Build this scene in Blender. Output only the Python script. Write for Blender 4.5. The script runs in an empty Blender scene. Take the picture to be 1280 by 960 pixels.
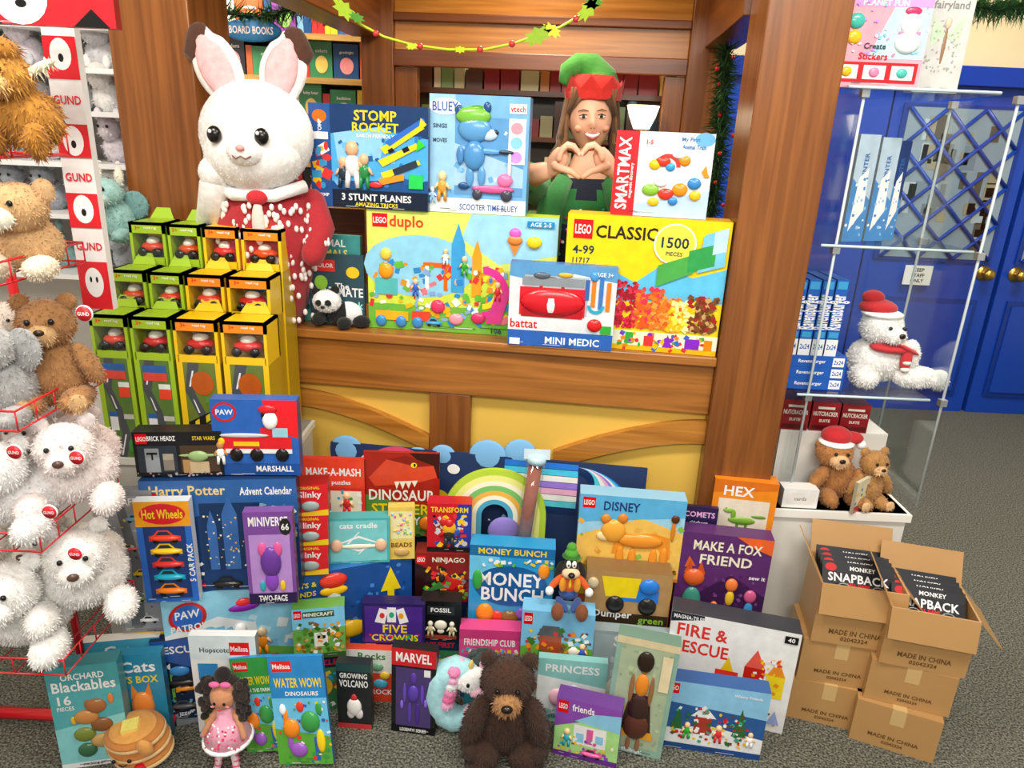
import bpy, math, random
from math import sin, cos, pi, radians
from mathutils import Vector, Matrix, Euler
random.seed(7)
scene=bpy.context.scene
try: scene.view_settings.view_transform='Standard'
except Exception: pass
# ---------- camera survey ----------
CH=1.6; TH=radians(19); PH=radians(2.6); FL=900.0
C0=Vector((0,0,CH)); F=Vector((0,cos(TH),-sin(TH))); U0=Vector((0,sin(TH),cos(TH))); R0=Vector((1,0,0))
RR=R0*cos(PH)+U0*sin(PH); UU=U0*cos(PH)-R0*sin(PH)
def ray(px,py): return F*FL+RR*(px-640)+UU*(480-py)
def S(px,py,D):
    r=ray(px,py); return C0+r*(D/r.y)
def G(px,py,z):
    r=ray(px,py); return C0+r*((z-CH)/r.z)
def proj(P):
    d=P-C0; w=d.dot(F); return 640+FL*d.dot(RR)/w, 480-FL*d.dot(UU)/w
cam=bpy.data.cameras.new('camera'); cam.sensor_width=36; cam.lens=36*FL/1280; cam.clip_start=.02
co=bpy.data.objects.new('camera',cam); scene.collection.objects.link(co)
co.matrix_world=Matrix.Translation(C0)@Matrix((RR,UU,-F)).transposed().to_4x4()
scene.camera=co
# ---------- materials ----------
def lin(h):
    if len(h)==3: h=''.join(c*2 for c in h)
    o=[]
    for i in (0,2,4):
        c=int(h[i:i+2],16)/255; o.append(c/12.92 if c<=.04045 else ((c+.055)/1.055)**2.4)
    return o
MC={}
ROUGH=dict(card=.35,plastic=.22,matte=.8,fur=.95,cloth=.9,skin=.5,metal=.3,wall=.7,print=.27)
def mat(h,kind='card'):
    k=(h,kind)
    if k in MC: return MC[k]
    m=bpy.data.materials.new(kind+'_'+h); m.use_nodes=True; nt=m.node_tree; b=nt.nodes['Principled BSDF']
    c=lin(h); b.inputs['Roughness'].default_value=ROUGH.get(kind,.5)
    n=nt.nodes.new('ShaderNodeTexNoise'); tc=nt.nodes.new('ShaderNodeTexCoord'); nt.links.new(tc.outputs['Object'],n.inputs['Vector'])
    n.inputs['Scale'].default_value={'fur':60,'cloth':90,'wall':4,'print':28}.get(kind,14)
    if kind=='print': n.inputs['Detail'].default_value=5
    mx=nt.nodes.new('ShaderNodeMix'); mx.data_type='RGBA'
    a={'fur':.3,'cloth':.15,'print':.22}.get(kind,.06)
    mx.inputs['A'].default_value=[x*(1-a) for x in c]+[1]; mx.inputs['B'].default_value=[min(1,x*(1+a)) for x in c]+[1]
    nt.links.new(n.outputs['Fac'],mx.inputs['Factor']); nt.links.new(mx.outputs['Result'],b.inputs['Base Color'])
    if kind in('fur','cloth'):
        bp=nt.nodes.new('ShaderNodeBump'); bp.inputs['Strength'].default_value=.4; bp.inputs['Distance'].default_value=.004
        nt.links.new(n.outputs['Fac'],bp.inputs['Height']); nt.links.new(bp.outputs['Normal'],b.inputs['Normal'])
        try: b.inputs['Sheen Weight'].default_value=.2
        except Exception: pass
    if kind=='skin': b.inputs['Subsurface Weight'].default_value=.08; b.inputs['Subsurface Scale'].default_value=.01
    if kind=='metal': b.inputs['Metallic'].default_value=.9
    if kind=='glow':
        b.inputs['Emission Color'].default_value=c+[1]; b.inputs['Emission Strength'].default_value=3
    MC[k]=m; return m
def wood(a,b_,axis,sc=7,rough=.28):
    k=('wood',a,b_,axis)
    if k in MC: return MC[k]
    m=bpy.data.materials.new('wood_'+a+axis); m.use_nodes=True; nt=m.node_tree; b=nt.nodes['Principled BSDF']
    tc=nt.nodes.new('ShaderNodeTexCoord'); mp=nt.nodes.new('ShaderNodeMapping'); n=nt.nodes.new('ShaderNodeTexNoise')
    s=[sc*7]*3; s['xyz'.index(axis)]=sc*.3; mp.inputs['Scale'].default_value=s
    n.inputs['Detail'].default_value=6; n.inputs['Distortion'].default_value=.7; n.inputs['Scale'].default_value=1
    r=nt.nodes.new('ShaderNodeValToRGB'); r.color_ramp.elements[0].position=.28; r.color_ramp.elements[1].position=.72
    r.color_ramp.elements[0].color=lin(a)+[1]; r.color_ramp.elements[1].color=lin(b_)+[1]
    nt.links.new(tc.outputs['Object'],mp.inputs['Vector']); nt.links.new(mp.outputs['Vector'],n.inputs['Vector'])
    nt.links.new(n.outputs['Fac'],r.inputs['Fac']); nt.links.new(r.outputs['Color'],b.inputs['Base Color'])
    b.inputs['Roughness'].default_value=rough
    bp=nt.nodes.new('ShaderNodeBump'); bp.inputs['Strength'].default_value=.08; nt.links.new(n.outputs['Fac'],bp.inputs['Height']); nt.links.new(bp.outputs['Normal'],b.inputs['Normal'])
    MC[k]=m; return m
def glass():
    if 'glass' in MC: return MC['glass']
    m=bpy.data.materials.new('clear_acrylic'); m.use_nodes=True; nt=m.node_tree
    for n in list(nt.nodes):
        if n.type!='OUTPUT_MATERIAL': nt.nodes.remove(n)
    t=nt.nodes.new('ShaderNodeBsdfTransparent'); t.inputs[0].default_value=(.95,.98,.98,1)
    g=nt.nodes.new('ShaderNodeBsdfGlossy'); g.inputs['Roughness'].default_value=.06
    f=nt.nodes.new('ShaderNodeLayerWeight'); f.inputs[0].default_value=.25; ml=nt.nodes.new('ShaderNodeMath'); ml.operation='MULTIPLY_ADD'; ml.inputs[1].default_value=.3; ml.inputs[2].default_value=.04; x=nt.nodes.new('ShaderNodeMixShader')
    nt.links.new(f.outputs['Facing'],ml.inputs[0]); nt.links.new(ml.outputs[0],x.inputs[0]); nt.links.new(t.outputs[0],x.inputs[1]); nt.links.new(g.outputs[0],x.inputs[2])
    nt.links.new(x.outputs[0],[n for n in nt.nodes if n.type=='OUTPUT_MATERIAL'][0].inputs[0]); MC['glass']=m; return m
def carpet():
    m=bpy.data.materials.new('carpet'); m.use_nodes=True; nt=m.node_tree; b=nt.nodes['Principled BSDF']
    tc=nt.nodes.new('ShaderNodeTexCoord'); n=nt.nodes.new('ShaderNodeTexNoise'); n.inputs['Scale'].default_value=170; n.inputs['Detail'].default_value=3
    v=nt.nodes.new('ShaderNodeTexVoronoi'); v.inputs['Scale'].default_value=130
    nt.links.new(tc.outputs['Object'],n.inputs['Vector']); nt.links.new(tc.outputs['Object'],v.inputs['Vector'])
    r=nt.nodes.new('ShaderNodeValToRGB'); r.color_ramp.elements[0].position=.38; r.color_ramp.elements[0].color=lin('35352f')+[1]
    r.color_ramp.elements[1].position=.66; r.color_ramp.elements[1].color=lin('8c8b7c')+[1]
    nt.links.new(n.outputs['Fac'],r.inputs['Fac']); nt.links.new(r.outputs['Color'],b.inputs['Base Color']); b.inputs['Roughness'].default_value=.95
    bp=nt.nodes.new('ShaderNodeBump'); bp.inputs['Distance'].default_value=.006; nt.links.new(v.outputs['Distance'],bp.inputs['Height']); nt.links.new(bp.outputs['Normal'],b.inputs['Normal'])
    return m
# ---------- mesh builder ----------
class MB:
    def __init__(s): s.v=[];s.f=[];s.mi=[];s.sm=[];s.mats=[];s.ix={};s.M=None;s.ells=[]
    def mid(s,m):
        if isinstance(m,str): m=mat(m)
        if m.name not in s.ix: s.ix[m.name]=len(s.mats); s.mats.append(m)
        return s.ix[m.name]
    def add(s,vs,fs,m,sm=False):
        o=len(s.v); i=s.mid(m)
        if s.M is None: s.v+=[tuple(v) for v in vs]
        else: s.v+=[tuple(s.M@Vector(v)) for v in vs]
        for f in fs: s.f.append([o+k for k in f]); s.mi.append(i); s.sm.append(sm)
    def box(s,c,sz,m,R=None,ms=None):
        a,b,d=[x/2 for x in sz]; c=Vector(c)
        vs=[Vector((x,y,z)) for x in(-a,a) for y in(-b,b) for z in(-d,d)]
        if R: vs=[R@v for v in vs]
        vs=[v+c for v in vs]
        fs=[(0,1,3,2),(4,6,7,5),(0,4,5,1),(2,3,7,6),(0,2,6,4),(1,5,7,3)]
        if ms:
            for f,q in zip(fs,ms): s.add([vs[k] for k in f],[(0,1,2,3)],q)
        else: s.add(vs,fs,m)
    def span(s,x0,x1,y0,y1,z0,z1,m): s.box(((x0+x1)/2,(y0+y1)/2,(z0+z1)/2),(abs(x1-x0),abs(y1-y0),abs(z1-z0)),m)
    def ell(s,c,r,m,R=None,nu=16,nv=10,fur=False):
        c=Vector(c); vs=[];fs=[]
        for j in range(1,nv):
            t=pi*j/nv
            for i in range(nu):
                p=2*pi*i/nu; v=Vector((r[0]*sin(t)*cos(p),r[1]*sin(t)*sin(p),r[2]*cos(t)))
                vs.append(c+(R@v if R else v))
        for e in (1,-1):
            v=Vector((0,0,r[2]*e)); vs.append(c+(R@v if R else v))
        T=len(vs)-2
        for j in range(nv-2):
            for i in range(nu): fs.append((j*nu+i,(j+1)*nu+i,(j+1)*nu+(i+1)%nu,j*nu+(i+1)%nu))
        for i in range(nu):
            fs.append((T,i,(i+1)%nu)); b=(nv-2)*nu; fs.append((T+1,b+(i+1)%nu,b+i))
        s.add(vs,fs,m,True)
        if fur: s.ells.append((c,Vector(r),R.copy() if R else Matrix.Identity(3),m))
    def tube(s,pts,rad,m,n=8,rnd=False,flat=None):
        pts=[Vector(p) for p in pts]
        if not isinstance(rad,(list,tuple)): rad=[rad]*len(pts)
        rad=list(rad); fa,fb=flat if isinstance(flat,tuple) else (1,flat or 1)
        if rnd:
            for e in (0,1):
                a,b=(pts[0],pts[1]) if e==0 else (pts[-1],pts[-2]); t=(a-b).normalized(); r=rad[0] if e==0 else rad[-1]
                ex=[(a+t*r*.6,r*.78),(a+t*r*.95,r*.25)]
                if e==0: pts=[x[0] for x in ex[::-1]]+pts; rad=[x[1] for x in ex[::-1]]+rad
                else: pts+= [x[0] for x in ex]; rad+=[x[1] for x in ex]
        N=len(pts); vs=[];fs=[]; ref=None
        for k in range(N):
            t=(pts[min(k+1,N-1)]-pts[max(k-1,0)]).normalized()
            if ref is None: ref=Vector((0,0,1)) if abs(t.z)<.8 else Vector((0,1,0))
            a=(ref-t*ref.dot(t)).normalized(); b=t.cross(a); ref=a
            for i in range(n):
                g=2*pi*i/n; vs.append(pts[k]+(a*cos(g)*fa+b*sin(g)*fb)*rad[k])
        for k in range(N-1):
            for i in range(n): fs.append((k*n+i,k*n+(i+1)%n,(k+1)*n+(i+1)%n,(k+1)*n+i))
        fs.append(tuple(range(n))[::-1]); fs.append(tuple((N-1)*n+i for i in range(n)))
        s.add(vs,fs,m,True)
    def cyl(s,a,b,r0,r1,m,n=16):
        s.tube([a,b],[r0,r1],m,n)
    def fur(s,dens,L,w=.0018):
        for (c,r,R,m) in list(s.ells):
            ar=4*pi*(((r.x*r.y)**1.6+(r.x*r.z)**1.6+(r.y*r.z)**1.6)/3)**(1/1.6)
            oth=[(o[0],o[1],o[2].transposed()) for o in s.ells if o[0] is not c]
            vs=[];fs=[]
            for _ in range(int(ar*dens)):
                d=Vector((random.gauss(0,1),random.gauss(0,1),random.gauss(0,1))).normalized()
                p=c+R@Vector((d.x*r.x,d.y*r.y,d.z*r.z))
                if any((lambda q:(q.x/o1.x)**2+(q.y/o1.y)**2+(q.z/o1.z)**2)(oT@(p-oc))<.95 for oc,o1,oT in oth): continue
                nn=(R@Vector((d.x/r.x,d.y/r.y,d.z/r.z))).normalized()
                q=Vector((random.gauss(0,1),random.gauss(0,1),random.gauss(0,1)))
                sd=nn.cross(q).normalized()*w; e=nn*L*random.uniform(.4,.8)+q*L*.3+Vector((0,0,-L*.5))
                k=len(vs); vs+=[p-sd-nn*.001,p+sd-nn*.001,p+e]; fs.append((k,k+1,k+2))
            if vs: s.add(vs,fs,m)
    def build(s,name,mw=None,parent=None):
        me=bpy.data.meshes.new(name); me.from_pydata(s.v,[],s.f)
        for m in s.mats: me.materials.append(m)
        me.polygons.foreach_set('material_index',s.mi); me.polygons.foreach_set('use_smooth',s.sm); me.update()
        o=bpy.data.objects.new(name,me); scene.collection.objects.link(o)
        if mw is not None: o.matrix_world=mw
        if parent: o.parent=parent
        return o
def empty(name,loc=(0,0,0)):
    e=bpy.data.objects.new(name,None); e.location=loc; e.empty_display_size=.1; scene.collection.objects.link(e); return e
TC={}
def textm(t):
    if t in TC: return TC[t]
    cu=bpy.data.curves.new('t','FONT'); cu.body=t; cu.size=1; cu.offset=.022; cu.resolution_u=2; cu.space_character=1.03
    ob=bpy.data.objects.new('t',cu); scene.collection.objects.link(ob); bpy.context.view_layer.update()
    me=bpy.data.meshes.new_from_object(ob)
    v=[(p.co.x,p.co.y) for p in me.vertices]; f=[tuple(p.vertices) for p in me.polygons]
    bpy.data.objects.remove(ob); bpy.data.curves.remove(cu); bpy.data.meshes.remove(me)
    if not v: v=[(0,0),(1,0),(1,1)];f=[(0,1,2)]
    x0=min(a for a,b in v);x1=max(a for a,b in v);y0=min(b for a,b in v);y1=max(b for a,b in v)
    w=(x1-x0)/(y1-y0); v=[((a-(x0+x1)/2)/(y1-y0),(b-(y0+y1)/2)/(y1-y0)) for a,b in v]
    TC[t]=(v,f,w); return TC[t]
# printed artwork on a face:  local x across, z up, face at y=0
def art(mb,W,H,txt,y0=0.0):
    off=.0003
    X=lambda a:(a/100-.5)*W
    Z=lambda a:a/100*H
    def poly(pts,c,o): mb.add([(x,y0-o,z) for x,z in pts],[tuple(range(len(pts)))],mat(c,'print'))
    def elp(x,z,rx,rz,c,o,n=20): poly([(x+rx*cos(2*pi*i/n),z+rz*sin(2*pi*i/n)) for i in range(n)],c,o)
    for op in txt.split(';'):
        a=op.strip().split(' ')
        if not a or not a[0]: continue
        k=a[0]; off+=.00014
        if k=='r':
            x,z,w,h=map(float,a[1:5]); rt=radians(float(a[6])) if len(a)>6 else 0
            cx,cz=X(x+w/2),Z(z+h/2); ww,hh=w/200*W,h/200*H
            poly([(cx+p*cos(rt)-q*sin(rt),cz+p*sin(rt)+q*cos(rt)) for p,q in((-ww,-hh),(ww,-hh),(ww,hh),(-ww,hh))],a[5],off)
        elif k=='e':
            x,z,rx,rz=map(float,a[1:5]); elp(X(x),Z(z),rx/100*W,rz/100*H,a[5],off)
        elif k=='s':
            x,z,rx,rz=map(float,a[1:5]); rx=rx/100*W;rz=rz/100*H
            mb.ell((X(x),y0-off,Z(z)),(rx,min(rx,rz,.03)*.45,rz),mat(a[5],'plastic'),nu=14,nv=8)
        elif k=='p':
            q=list(map(float,a[2:])); poly([(X(q[i]),Z(q[i+1])) for i in range(0,len(q),2)],a[1],off)
        elif k=='t':
            x,z,h=map(float,a[1:4]); c=a[4]; mw=float(a[5])/100*W; rt=radians(float(a[6])); s_=' '.join(a[7:])
            v,f,w=textm(s_); h=h/100*H
            if abs(float(a[6]))>60: mw=float(a[5])/100*H
            sx=min(h,mw/w) 
            mb.add([(X(x)+p*sx*cos(rt)-q*h*sin(rt),y0-off,Z(z)+p*sx*sin(rt)+q*h*cos(rt)) for p,q in v],f,mat(c,'print'))
        elif k=='a':
            x,z,r0,r1,a0,a1=map(float,a[1:7]); r0*=W/100;r1*=W/100; n=24; vs=[];fs=[]
            for i in range(n+1):
                g=radians(a0+(a1-a0)*i/n)
                for r in(r0,r1): vs.append((X(x)+r*cos(g),y0-off,Z(z)+r*sin(g)))
            for i in range(n): fs.append((2*i,2*i+1,2*i+3,2*i+2))
            mb.add(vs,fs,mat(a[7],'print'))
        elif k in 'cC' :
            x,z,w,h=map(float,a[1:5]); n=int(a[5]); sz=float(a[6])/100*W; rn=random.Random(int(a[7])); cols=a[8].split(',')
            for i in range(n):
                cx,cz=X(x+rn.random()*w),Z(z+rn.random()*h); s1=sz*rn.uniform(.5,1.2); s2=sz*rn.uniform(.5,1.2); c=rn.choice(cols); t=rn.random()*3; o=off+i*.00001
                if k=='C': mb.ell((cx,y0-o,cz),(s1/2,s1*.4,s2/2),mat(c,'plastic'),nu=8,nv=6)
                elif rn.random()<.3: elp(cx,cz,s1/2,s2/2,c,o,10)
                else: poly([(cx+p*cos(t)-q*sin(t),cz+p*sin(t)+q*cos(t)) for p,q in((-s1/2,-s2/2),(s1/2,-s2/2),(s1/2,s2/2),(-s1/2,s2/2))],c,o)
            off+=.0003
        elif k=='k':
            x,z,w=map(float,a[1:4]); x=X(x);z=Z(z);w=w/100*W; c=a[4]
            poly([(x-w/2,z),(x+w/2,z),(x+w/2,z+w*.18),(x+w*.28,z+w*.22),(x+w*.12,z+w*.4),(x-w*.2,z+w*.4),(x-w*.36,z+w*.22),(x-w/2,z+w*.18)],c,off)
            poly([(x-w*.28,z+w*.22),(x+w*.2,z+w*.22),(x+w*.08,z+w*.35),(x-w*.18,z+w*.35)],'234',off+.0001)
            for d in(-.28,.28): mb.ell((x+w*d,y0-off,z),(w*.11,.004,w*.11),mat('111','plastic'),nu=12,nv=6)
            mb.ell((x,y0-off,z+w*.1),(w*.5,w*.1,w*.1),mat(c,'plastic'),nu=12,nv=6)
        elif k=='f':
            x,z,h=map(float,a[1:4]); x=X(x);z=Z(z);h=h/100*H
            mb.ell((x,y0-off,z+h*.83),(h*.15,h*.1,h*.17),mat(a[5],'plastic'),nu=10,nv=8)
            mb.ell((x,y0-off,z+h*.48),(h*.17,h*.1,h*.24),mat(a[4],'plastic'),nu=10,nv=8)
            for d in(-1,1):
                mb.tube([(x+d*h*.09,y0-off,z+h*.35),(x+d*h*.12,y0-off-.002,z)],[h*.07,h*.06],mat(a[4],'plastic'),6)
                mb.tube([(x+d*h*.13,y0-off,z+h*.6),(x+d*h*.26,y0-off-.002,z+h*.4)],[h*.05,h*.045],mat(a[5],'plastic'),6)
CARD='b98f5e'
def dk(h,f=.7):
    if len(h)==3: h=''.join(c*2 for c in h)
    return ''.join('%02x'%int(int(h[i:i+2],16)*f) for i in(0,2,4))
def vsolve(P,up,t):
    lo,hi=0,2.5
    for _ in range(40):
        m=(lo+hi)/2
        if proj(P+up*m)[1]>t: lo=m
        else: hi=m
    return lo
def place(l,r,t,b,z=None,D=None,yaw=0,lean=0,roll=0):
    cx=(l+r)/2; bx=cx+(521-cx)/(3091-b)*(b-t)/2
    P=G(bx,b,z) if D is None else S(bx,b,D)
    if z is not None: P.z=z
    Rm=Euler((0,0,radians(yaw))).to_matrix()@Matrix.Rotation(radians(-lean),3,'X')@Matrix.Rotation(radians(roll),3,'Y')
    up=Rm@Vector((0,0,1)); lo=vsolve(P,up,t)
    W=(r-l)*(P-C0+up*lo*.5).dot(F)/FL/cos(radians(yaw))
    return P,Rm,W,lo
rs=random.Random(11)
def box(name,l,r,t,b,base,a,z=None,D=None,dep=.06,yaw=0,lean=0,roll=0,side=None,sup=True,W=None,Hh=None,top=None):
    P,Rm,w,h=place(l,r,t,b,z,D,yaw,lean,roll)
    if W: w=W
    if Hh: h=Hh
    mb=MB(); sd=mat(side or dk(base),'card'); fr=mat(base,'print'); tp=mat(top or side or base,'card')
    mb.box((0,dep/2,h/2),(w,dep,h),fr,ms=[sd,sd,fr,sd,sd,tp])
    art(mb,w,h,a)
    # legal small print along the lower edge
    if w>.1 and h>.08:
        n=rs.randint(3,6); s_=''
        for i in range(n): s_+=f'r {rs.uniform(4,70):.1f} {rs.uniform(1,6):.1f} {rs.uniform(8,20):.1f} .5 {rs.choice(["eee","333","ccc"])};'
        art(mb,w,h,s_,y0=-.003 if h>.2 else -.002)
    P=P+Vector((0,0,max(0,(w/2*abs(sin(radians(roll)))))))
    o=mb.build(name,Matrix.Translation(P)@Rm.to_4x4())
    if sup and P.z>.03:
        q=MB(); hh=P.z-.002; cc=rs.choice(['2a5a9a','b83a34','3a7a4a','d8a030','6a3a8a','2a8a9a','d8d4cc','c8602a'])
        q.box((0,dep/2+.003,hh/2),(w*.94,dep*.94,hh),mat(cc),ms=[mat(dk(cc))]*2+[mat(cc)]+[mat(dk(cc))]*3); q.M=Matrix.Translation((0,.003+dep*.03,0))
        art(q,w*.94,hh,f'r 0 80 100 20 {rs.choice(["fff","f7c51d","16284a"])};t 50 90 10 {rs.choice(["c22","2a62a8","333"])} 76 0 {rs.choice(["PUZZLE","BUILD & PLAY","MY FIRST","CREATE","EXPLORE"])};c 5 8 90 66 46 11 {rs.randint(1,99)} f7c51d,d33,3a9a4a,fff,3aa0dc,f08020,9a5ac0;e 50 46 22 18 {rs.choice(["f7c51d","fff","8cc63f"])}')
        q.build('boxed_toy',Matrix.Translation((P.x,P.y,0))@Matrix.Rotation(radians(yaw),4,'Z'))
    return dict(o=o,P=P,W=w,H=h,top=P.z+h*cos(radians(lean)),D=P.y)
def plush(name,cx,b,h,parts,z=None,D=None,yaw=0,fur=.01,dens=30000,rotx=0,roty=0,sup=False):
    P=G(cx,b,z) if D is None else S(cx,b,D)
    if z is not None: P.z=z
    s1=h*(P-C0).dot(F)/FL; s=(s1*vsolve(P,Vector((0,0,1)),b-h))**.5
    mb=MB()
    for q in parts.split(';'):
        a=q.split()
        if not a: continue
        x,y,zz,rx,ry,rz=[float(v)*s for v in a[:6]]; c=a[6]; R=None
        if len(a)>7: R=Euler([radians(float(v)) for v in a[7:10]]).to_matrix()
        if c[0]=='!': mb.ell((x,y,zz),(rx,ry,rz),mat(c[1:],'plastic'),R,12,8)
        elif c[0]=='~': mb.ell((x,y,zz),(rx,ry,rz),mat(c[1:],'cloth'),R,18,12)
        else: mb.ell((x,y,zz),(rx,ry,rz),mat(c,'fur'),R,20,14,fur=True)
    if fur: mb.fur(dens,fur)
    M=Matrix.Translation(P)@Euler((radians(rotx),radians(roty),radians(yaw))).to_matrix().to_4x4()
    return mb.build(name,M),P,s
def teddy(b,m='',e='111',nose='321'):
    m=m or b
    return f"0 0 .30 .24 .2 .3 {b};0 -.04 .74 .22 .19 .2 {b};0 -.2 .68 .11 .09 .09 {m};0 -.285 .715 .04 .02 .028 !{nose};-.17 0 .91 .075 .04 .075 {b};.17 0 .91 .075 .04 .075 {b};-.27 -.06 .38 .08 .1 .2 {b} 0 25 0;.27 -.06 .38 .08 .1 .2 {b} 0 -25 0;-.17 -.14 .1 .11 .22 .1 {b} 0 0 15;.17 -.14 .1 .11 .22 .1 {b} 0 0 -15;-.085 -.225 .79 .024 .02 .026 !{e};.085 -.225 .79 .024 .02 .026 !{e};-.21 -.34 .11 .075 .03 .08 {m};.21 -.34 .11 .075 .03 .08 {m}"
# ---------- room ----------
def slab(name,x0,x1,y0,y1,z0,z1,m):
    q=MB(); q.span(x0,x1,y0,y1,z0,z1,m); return q.build(name)
slab('floor',-4,5,-1.5,5,-.05,0,carpet())
slab('ceiling',-4,5,.4,5,2.9,2.95,mat('d8d0c0','wall'))
slab('wall_back',-4,5,4.6,4.7,0,2.9,mat('f0deb0','wall'))
slab('wall_left',-2.6,-2.5,-.5,4.6,0,2.9,mat('d8cfc0','wall'))
slab('wall_right',4.5,4.6,-.5,4.6,0,2.9,mat('e0d4b0','wall'))
BL='1747b8'
def door(name,x0,x1,win,knobx):
    q=MB(); y=4.5; m=mat(BL,'plastic'); d=mat('103894','plastic')
    q.span(x0,x1,y,y+.05,0,1.98,m)
    for (a,b,c,e) in ([(x0+.08,x1-.08,.12,.75)]): q.span(a,b,y-.012,y,c,e,d); q.span(a+.03,b-.03,y-.02,y-.012,c+.03,e-.03,m)
    q.span(x0+.06,x1-.06,y-.012,y,.98,1.88,d)
    q.span(x0+.09,x1-.09,y-.016,y-.012,1.0,1.86,mat('8ea2b2','plastic'))
    rn=random.Random(5)
    for i in range(40):
        xx=rn.uniform(x0+.12,x1-.18); zz=rn.uniform(1.02,1.7); q.span(xx,xx+rn.uniform(.03,.09),y-.018,y-.016,zz,zz+rn.uniform(.04,.14),mat(rn.choice(['6a7a86','b8c8d0','5a544a','a09880','7a8c9e']),'plastic'))
    a,b,c,e=x0+.09,x1-.09,1.0,1.86; n=3
    for i in range(-6,7):
        for sgn in(1,-1):
            X0=a+i*(b-a)/n; sl=((b-a)/n)/((e-c)/4)
            run=[(X0+(z-c)*sl*sgn,z) for z in [c+(e-c)*k/40 for k in range(41)]]; run=[p for p in run if a<=p[0]<=b]
            if len(run)>1: q.tube([(run[0][0],y-.025,run[0][1]),(run[-1][0],y-.025,run[-1][1])],.012,m,4)
    q.cyl((knobx,y-.05,.92),(knobx,y,.92),.012,.012,mat('c9a24a','metal')); q.ell((knobx,y-.065,.92),(.035,.028,.035),mat('c9a24a','metal'))
    q.cyl((knobx,y-.008,.92),(knobx,y,.92),.045,.045,mat('c9a24a','metal'))
    return q
xs=S(1203,515,4.5).x
q=door('door_1',xs-.86,xs-.015,1,xs-.1); q.build('door_1')
q=door('door_2',xs+.015,xs+.86,1,xs+.1); q.build('door_2')
q=MB(); q.box((0,0,0),(.17,.004,.12),'fff'); 
q.M=Matrix.Translation((0,-.003,-.055)); art(q,.15,.11,'t 50 80 20 123 80 0 KEEP;t 50 50 20 123 90 0 STAFF;t 50 20 20 123 80 0 ONLY'); q.M=None
q.build('door_sign',Matrix.Translation(S(1147,344,4.46)))
slab('wall_blue_panel',xs-2.0,xs-.88,4.48,4.59,0,1.98,mat(BL,'plastic'))
slab('trim_1',xs-2.0,xs+1.2,4.42,4.6,1.98,2.08,mat('1238a0','plastic'))
slab('baseboard_back',xs-2.0,xs-.88,4.45,4.5,0,.12,mat('0f348c','plastic'))
# ---------- kiosk ----------
P0=Vector((-.658,2.137,0)); KY=-5.45
KM=Matrix.Translation(P0)@Matrix.Rotation(radians(KY),4,'Z')
def K(u,d,z): return KM@Vector((u,d,z))
kio=empty('wooden_kiosk')
wx=wood('84501f','b87634','x'); wz=wood('6c3c18','965a28','z'); wy=wood('5a3012','84491c','y'); wxd=wood('5c3114','84481e','x'); wh=wood('9a5e1e','c8883a','x')
def kp(name,x0,x1,y0,y1,z0,z1,m,bev=.004):
    q=MB(); q.span(x0,x1,y0,y1,z0,z1,m); o=q.build(name,KM,None); o.parent=kio; 
    if bev: b=o.modifiers.new('b','BEVEL'); b.width=bev; b.segments=2
    return o
L=1.254
kp('post_right',L,L+.205,-.03,.2,0,2.35,wz); kp('post_left',-.5,-.262,-.01,.22,0,2.35,wz)
kp('counter_top',-.262,L,-.025,.36,.992,1.02,wx); kp('apron',-.262,L,-.005,.03,.838,.992,wx)
ym=mat('e3b84e','wall')
kp('panel_yellow',-.262,L,.03,.05,0,.838,ym,0); kp('divider',.405,.535,.0,.03,0,.838,wz); kp('rail_bottom',-.262,L,.0,.03,0,.1,wx)
kp('stile_left',-.262,-.02,.005,.03,.1,.838,wz)
def brace(name,pts):
    q=MB(); fr=[(x,.002,z) for x,z in pts]; bk=[(x,.03,z) for x,z in pts]; N=len(pts)
    q.add(fr+bk,[tuple(range(N))[::-1],tuple(range(N,2*N))]+[(i,(i+1)%N,N+(i+1)%N,N+i) for i in range(N)],wh)
    o=q.build(name,KM); o.parent=kio
def arc(x0,z0,x1,z1,w0,w1):
    up=[];dn=[]
    for i in range(13):
        t=i/12; x=x0+(x1-x0)*t; z=z0+(z1-z0)*(t**1.6); w=w0+(w1-w0)*t; up.append((x,z+w/2)); dn.append((x,z-w/2))
    return up+dn[::-1]
brace('brace_left',arc(-.02,.785,.404,.66,.05,.05)); brace('brace_right',arc(L,.775,.80,.64,.07,.06))
kp('roof',-.6,1.56,-.1,1.05,2.35,2.4,wy); kp('lintel_front',-.262,L,0,.1,2.12,2.35,wx)
kp('beam_left',-.12,.0,.1,.95,1.94,2.1,wy); kp('beam_right',L-.02,L+.1,.2,.95,1.94,2.1,wy)
kp('back_post_left',-.08,.05,.93,1.05,0,2.35,wz); kp('back_post_right',1.18,1.32,.93,1.05,0,2.35,wz)
kp('header_back',.05,1.18,.95,1.02,1.88,2.35,wh); kp('header_molding',.05,1.18,.93,.95,1.84,1.9,wxd); kp('header_molding_top',.05,1.18,.93,.95,2.0,2.03,wxd)
kp('wainscot_back',.05,1.18,.95,1.02,0,1.15,wxd); kp('sill_back',.05,1.18,.9,1.0,1.15,1.19,wx)
kp('frame_left',.05,.14,.95,1.0,1.19,1.84,wz); kp('frame_right',1.1,1.18,.95,1.0,1.19,1.84,wz)
q=MB(); q.span(.05,1.18,0,.02,1.1,1.95,mat('4a3220')) 
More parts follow.
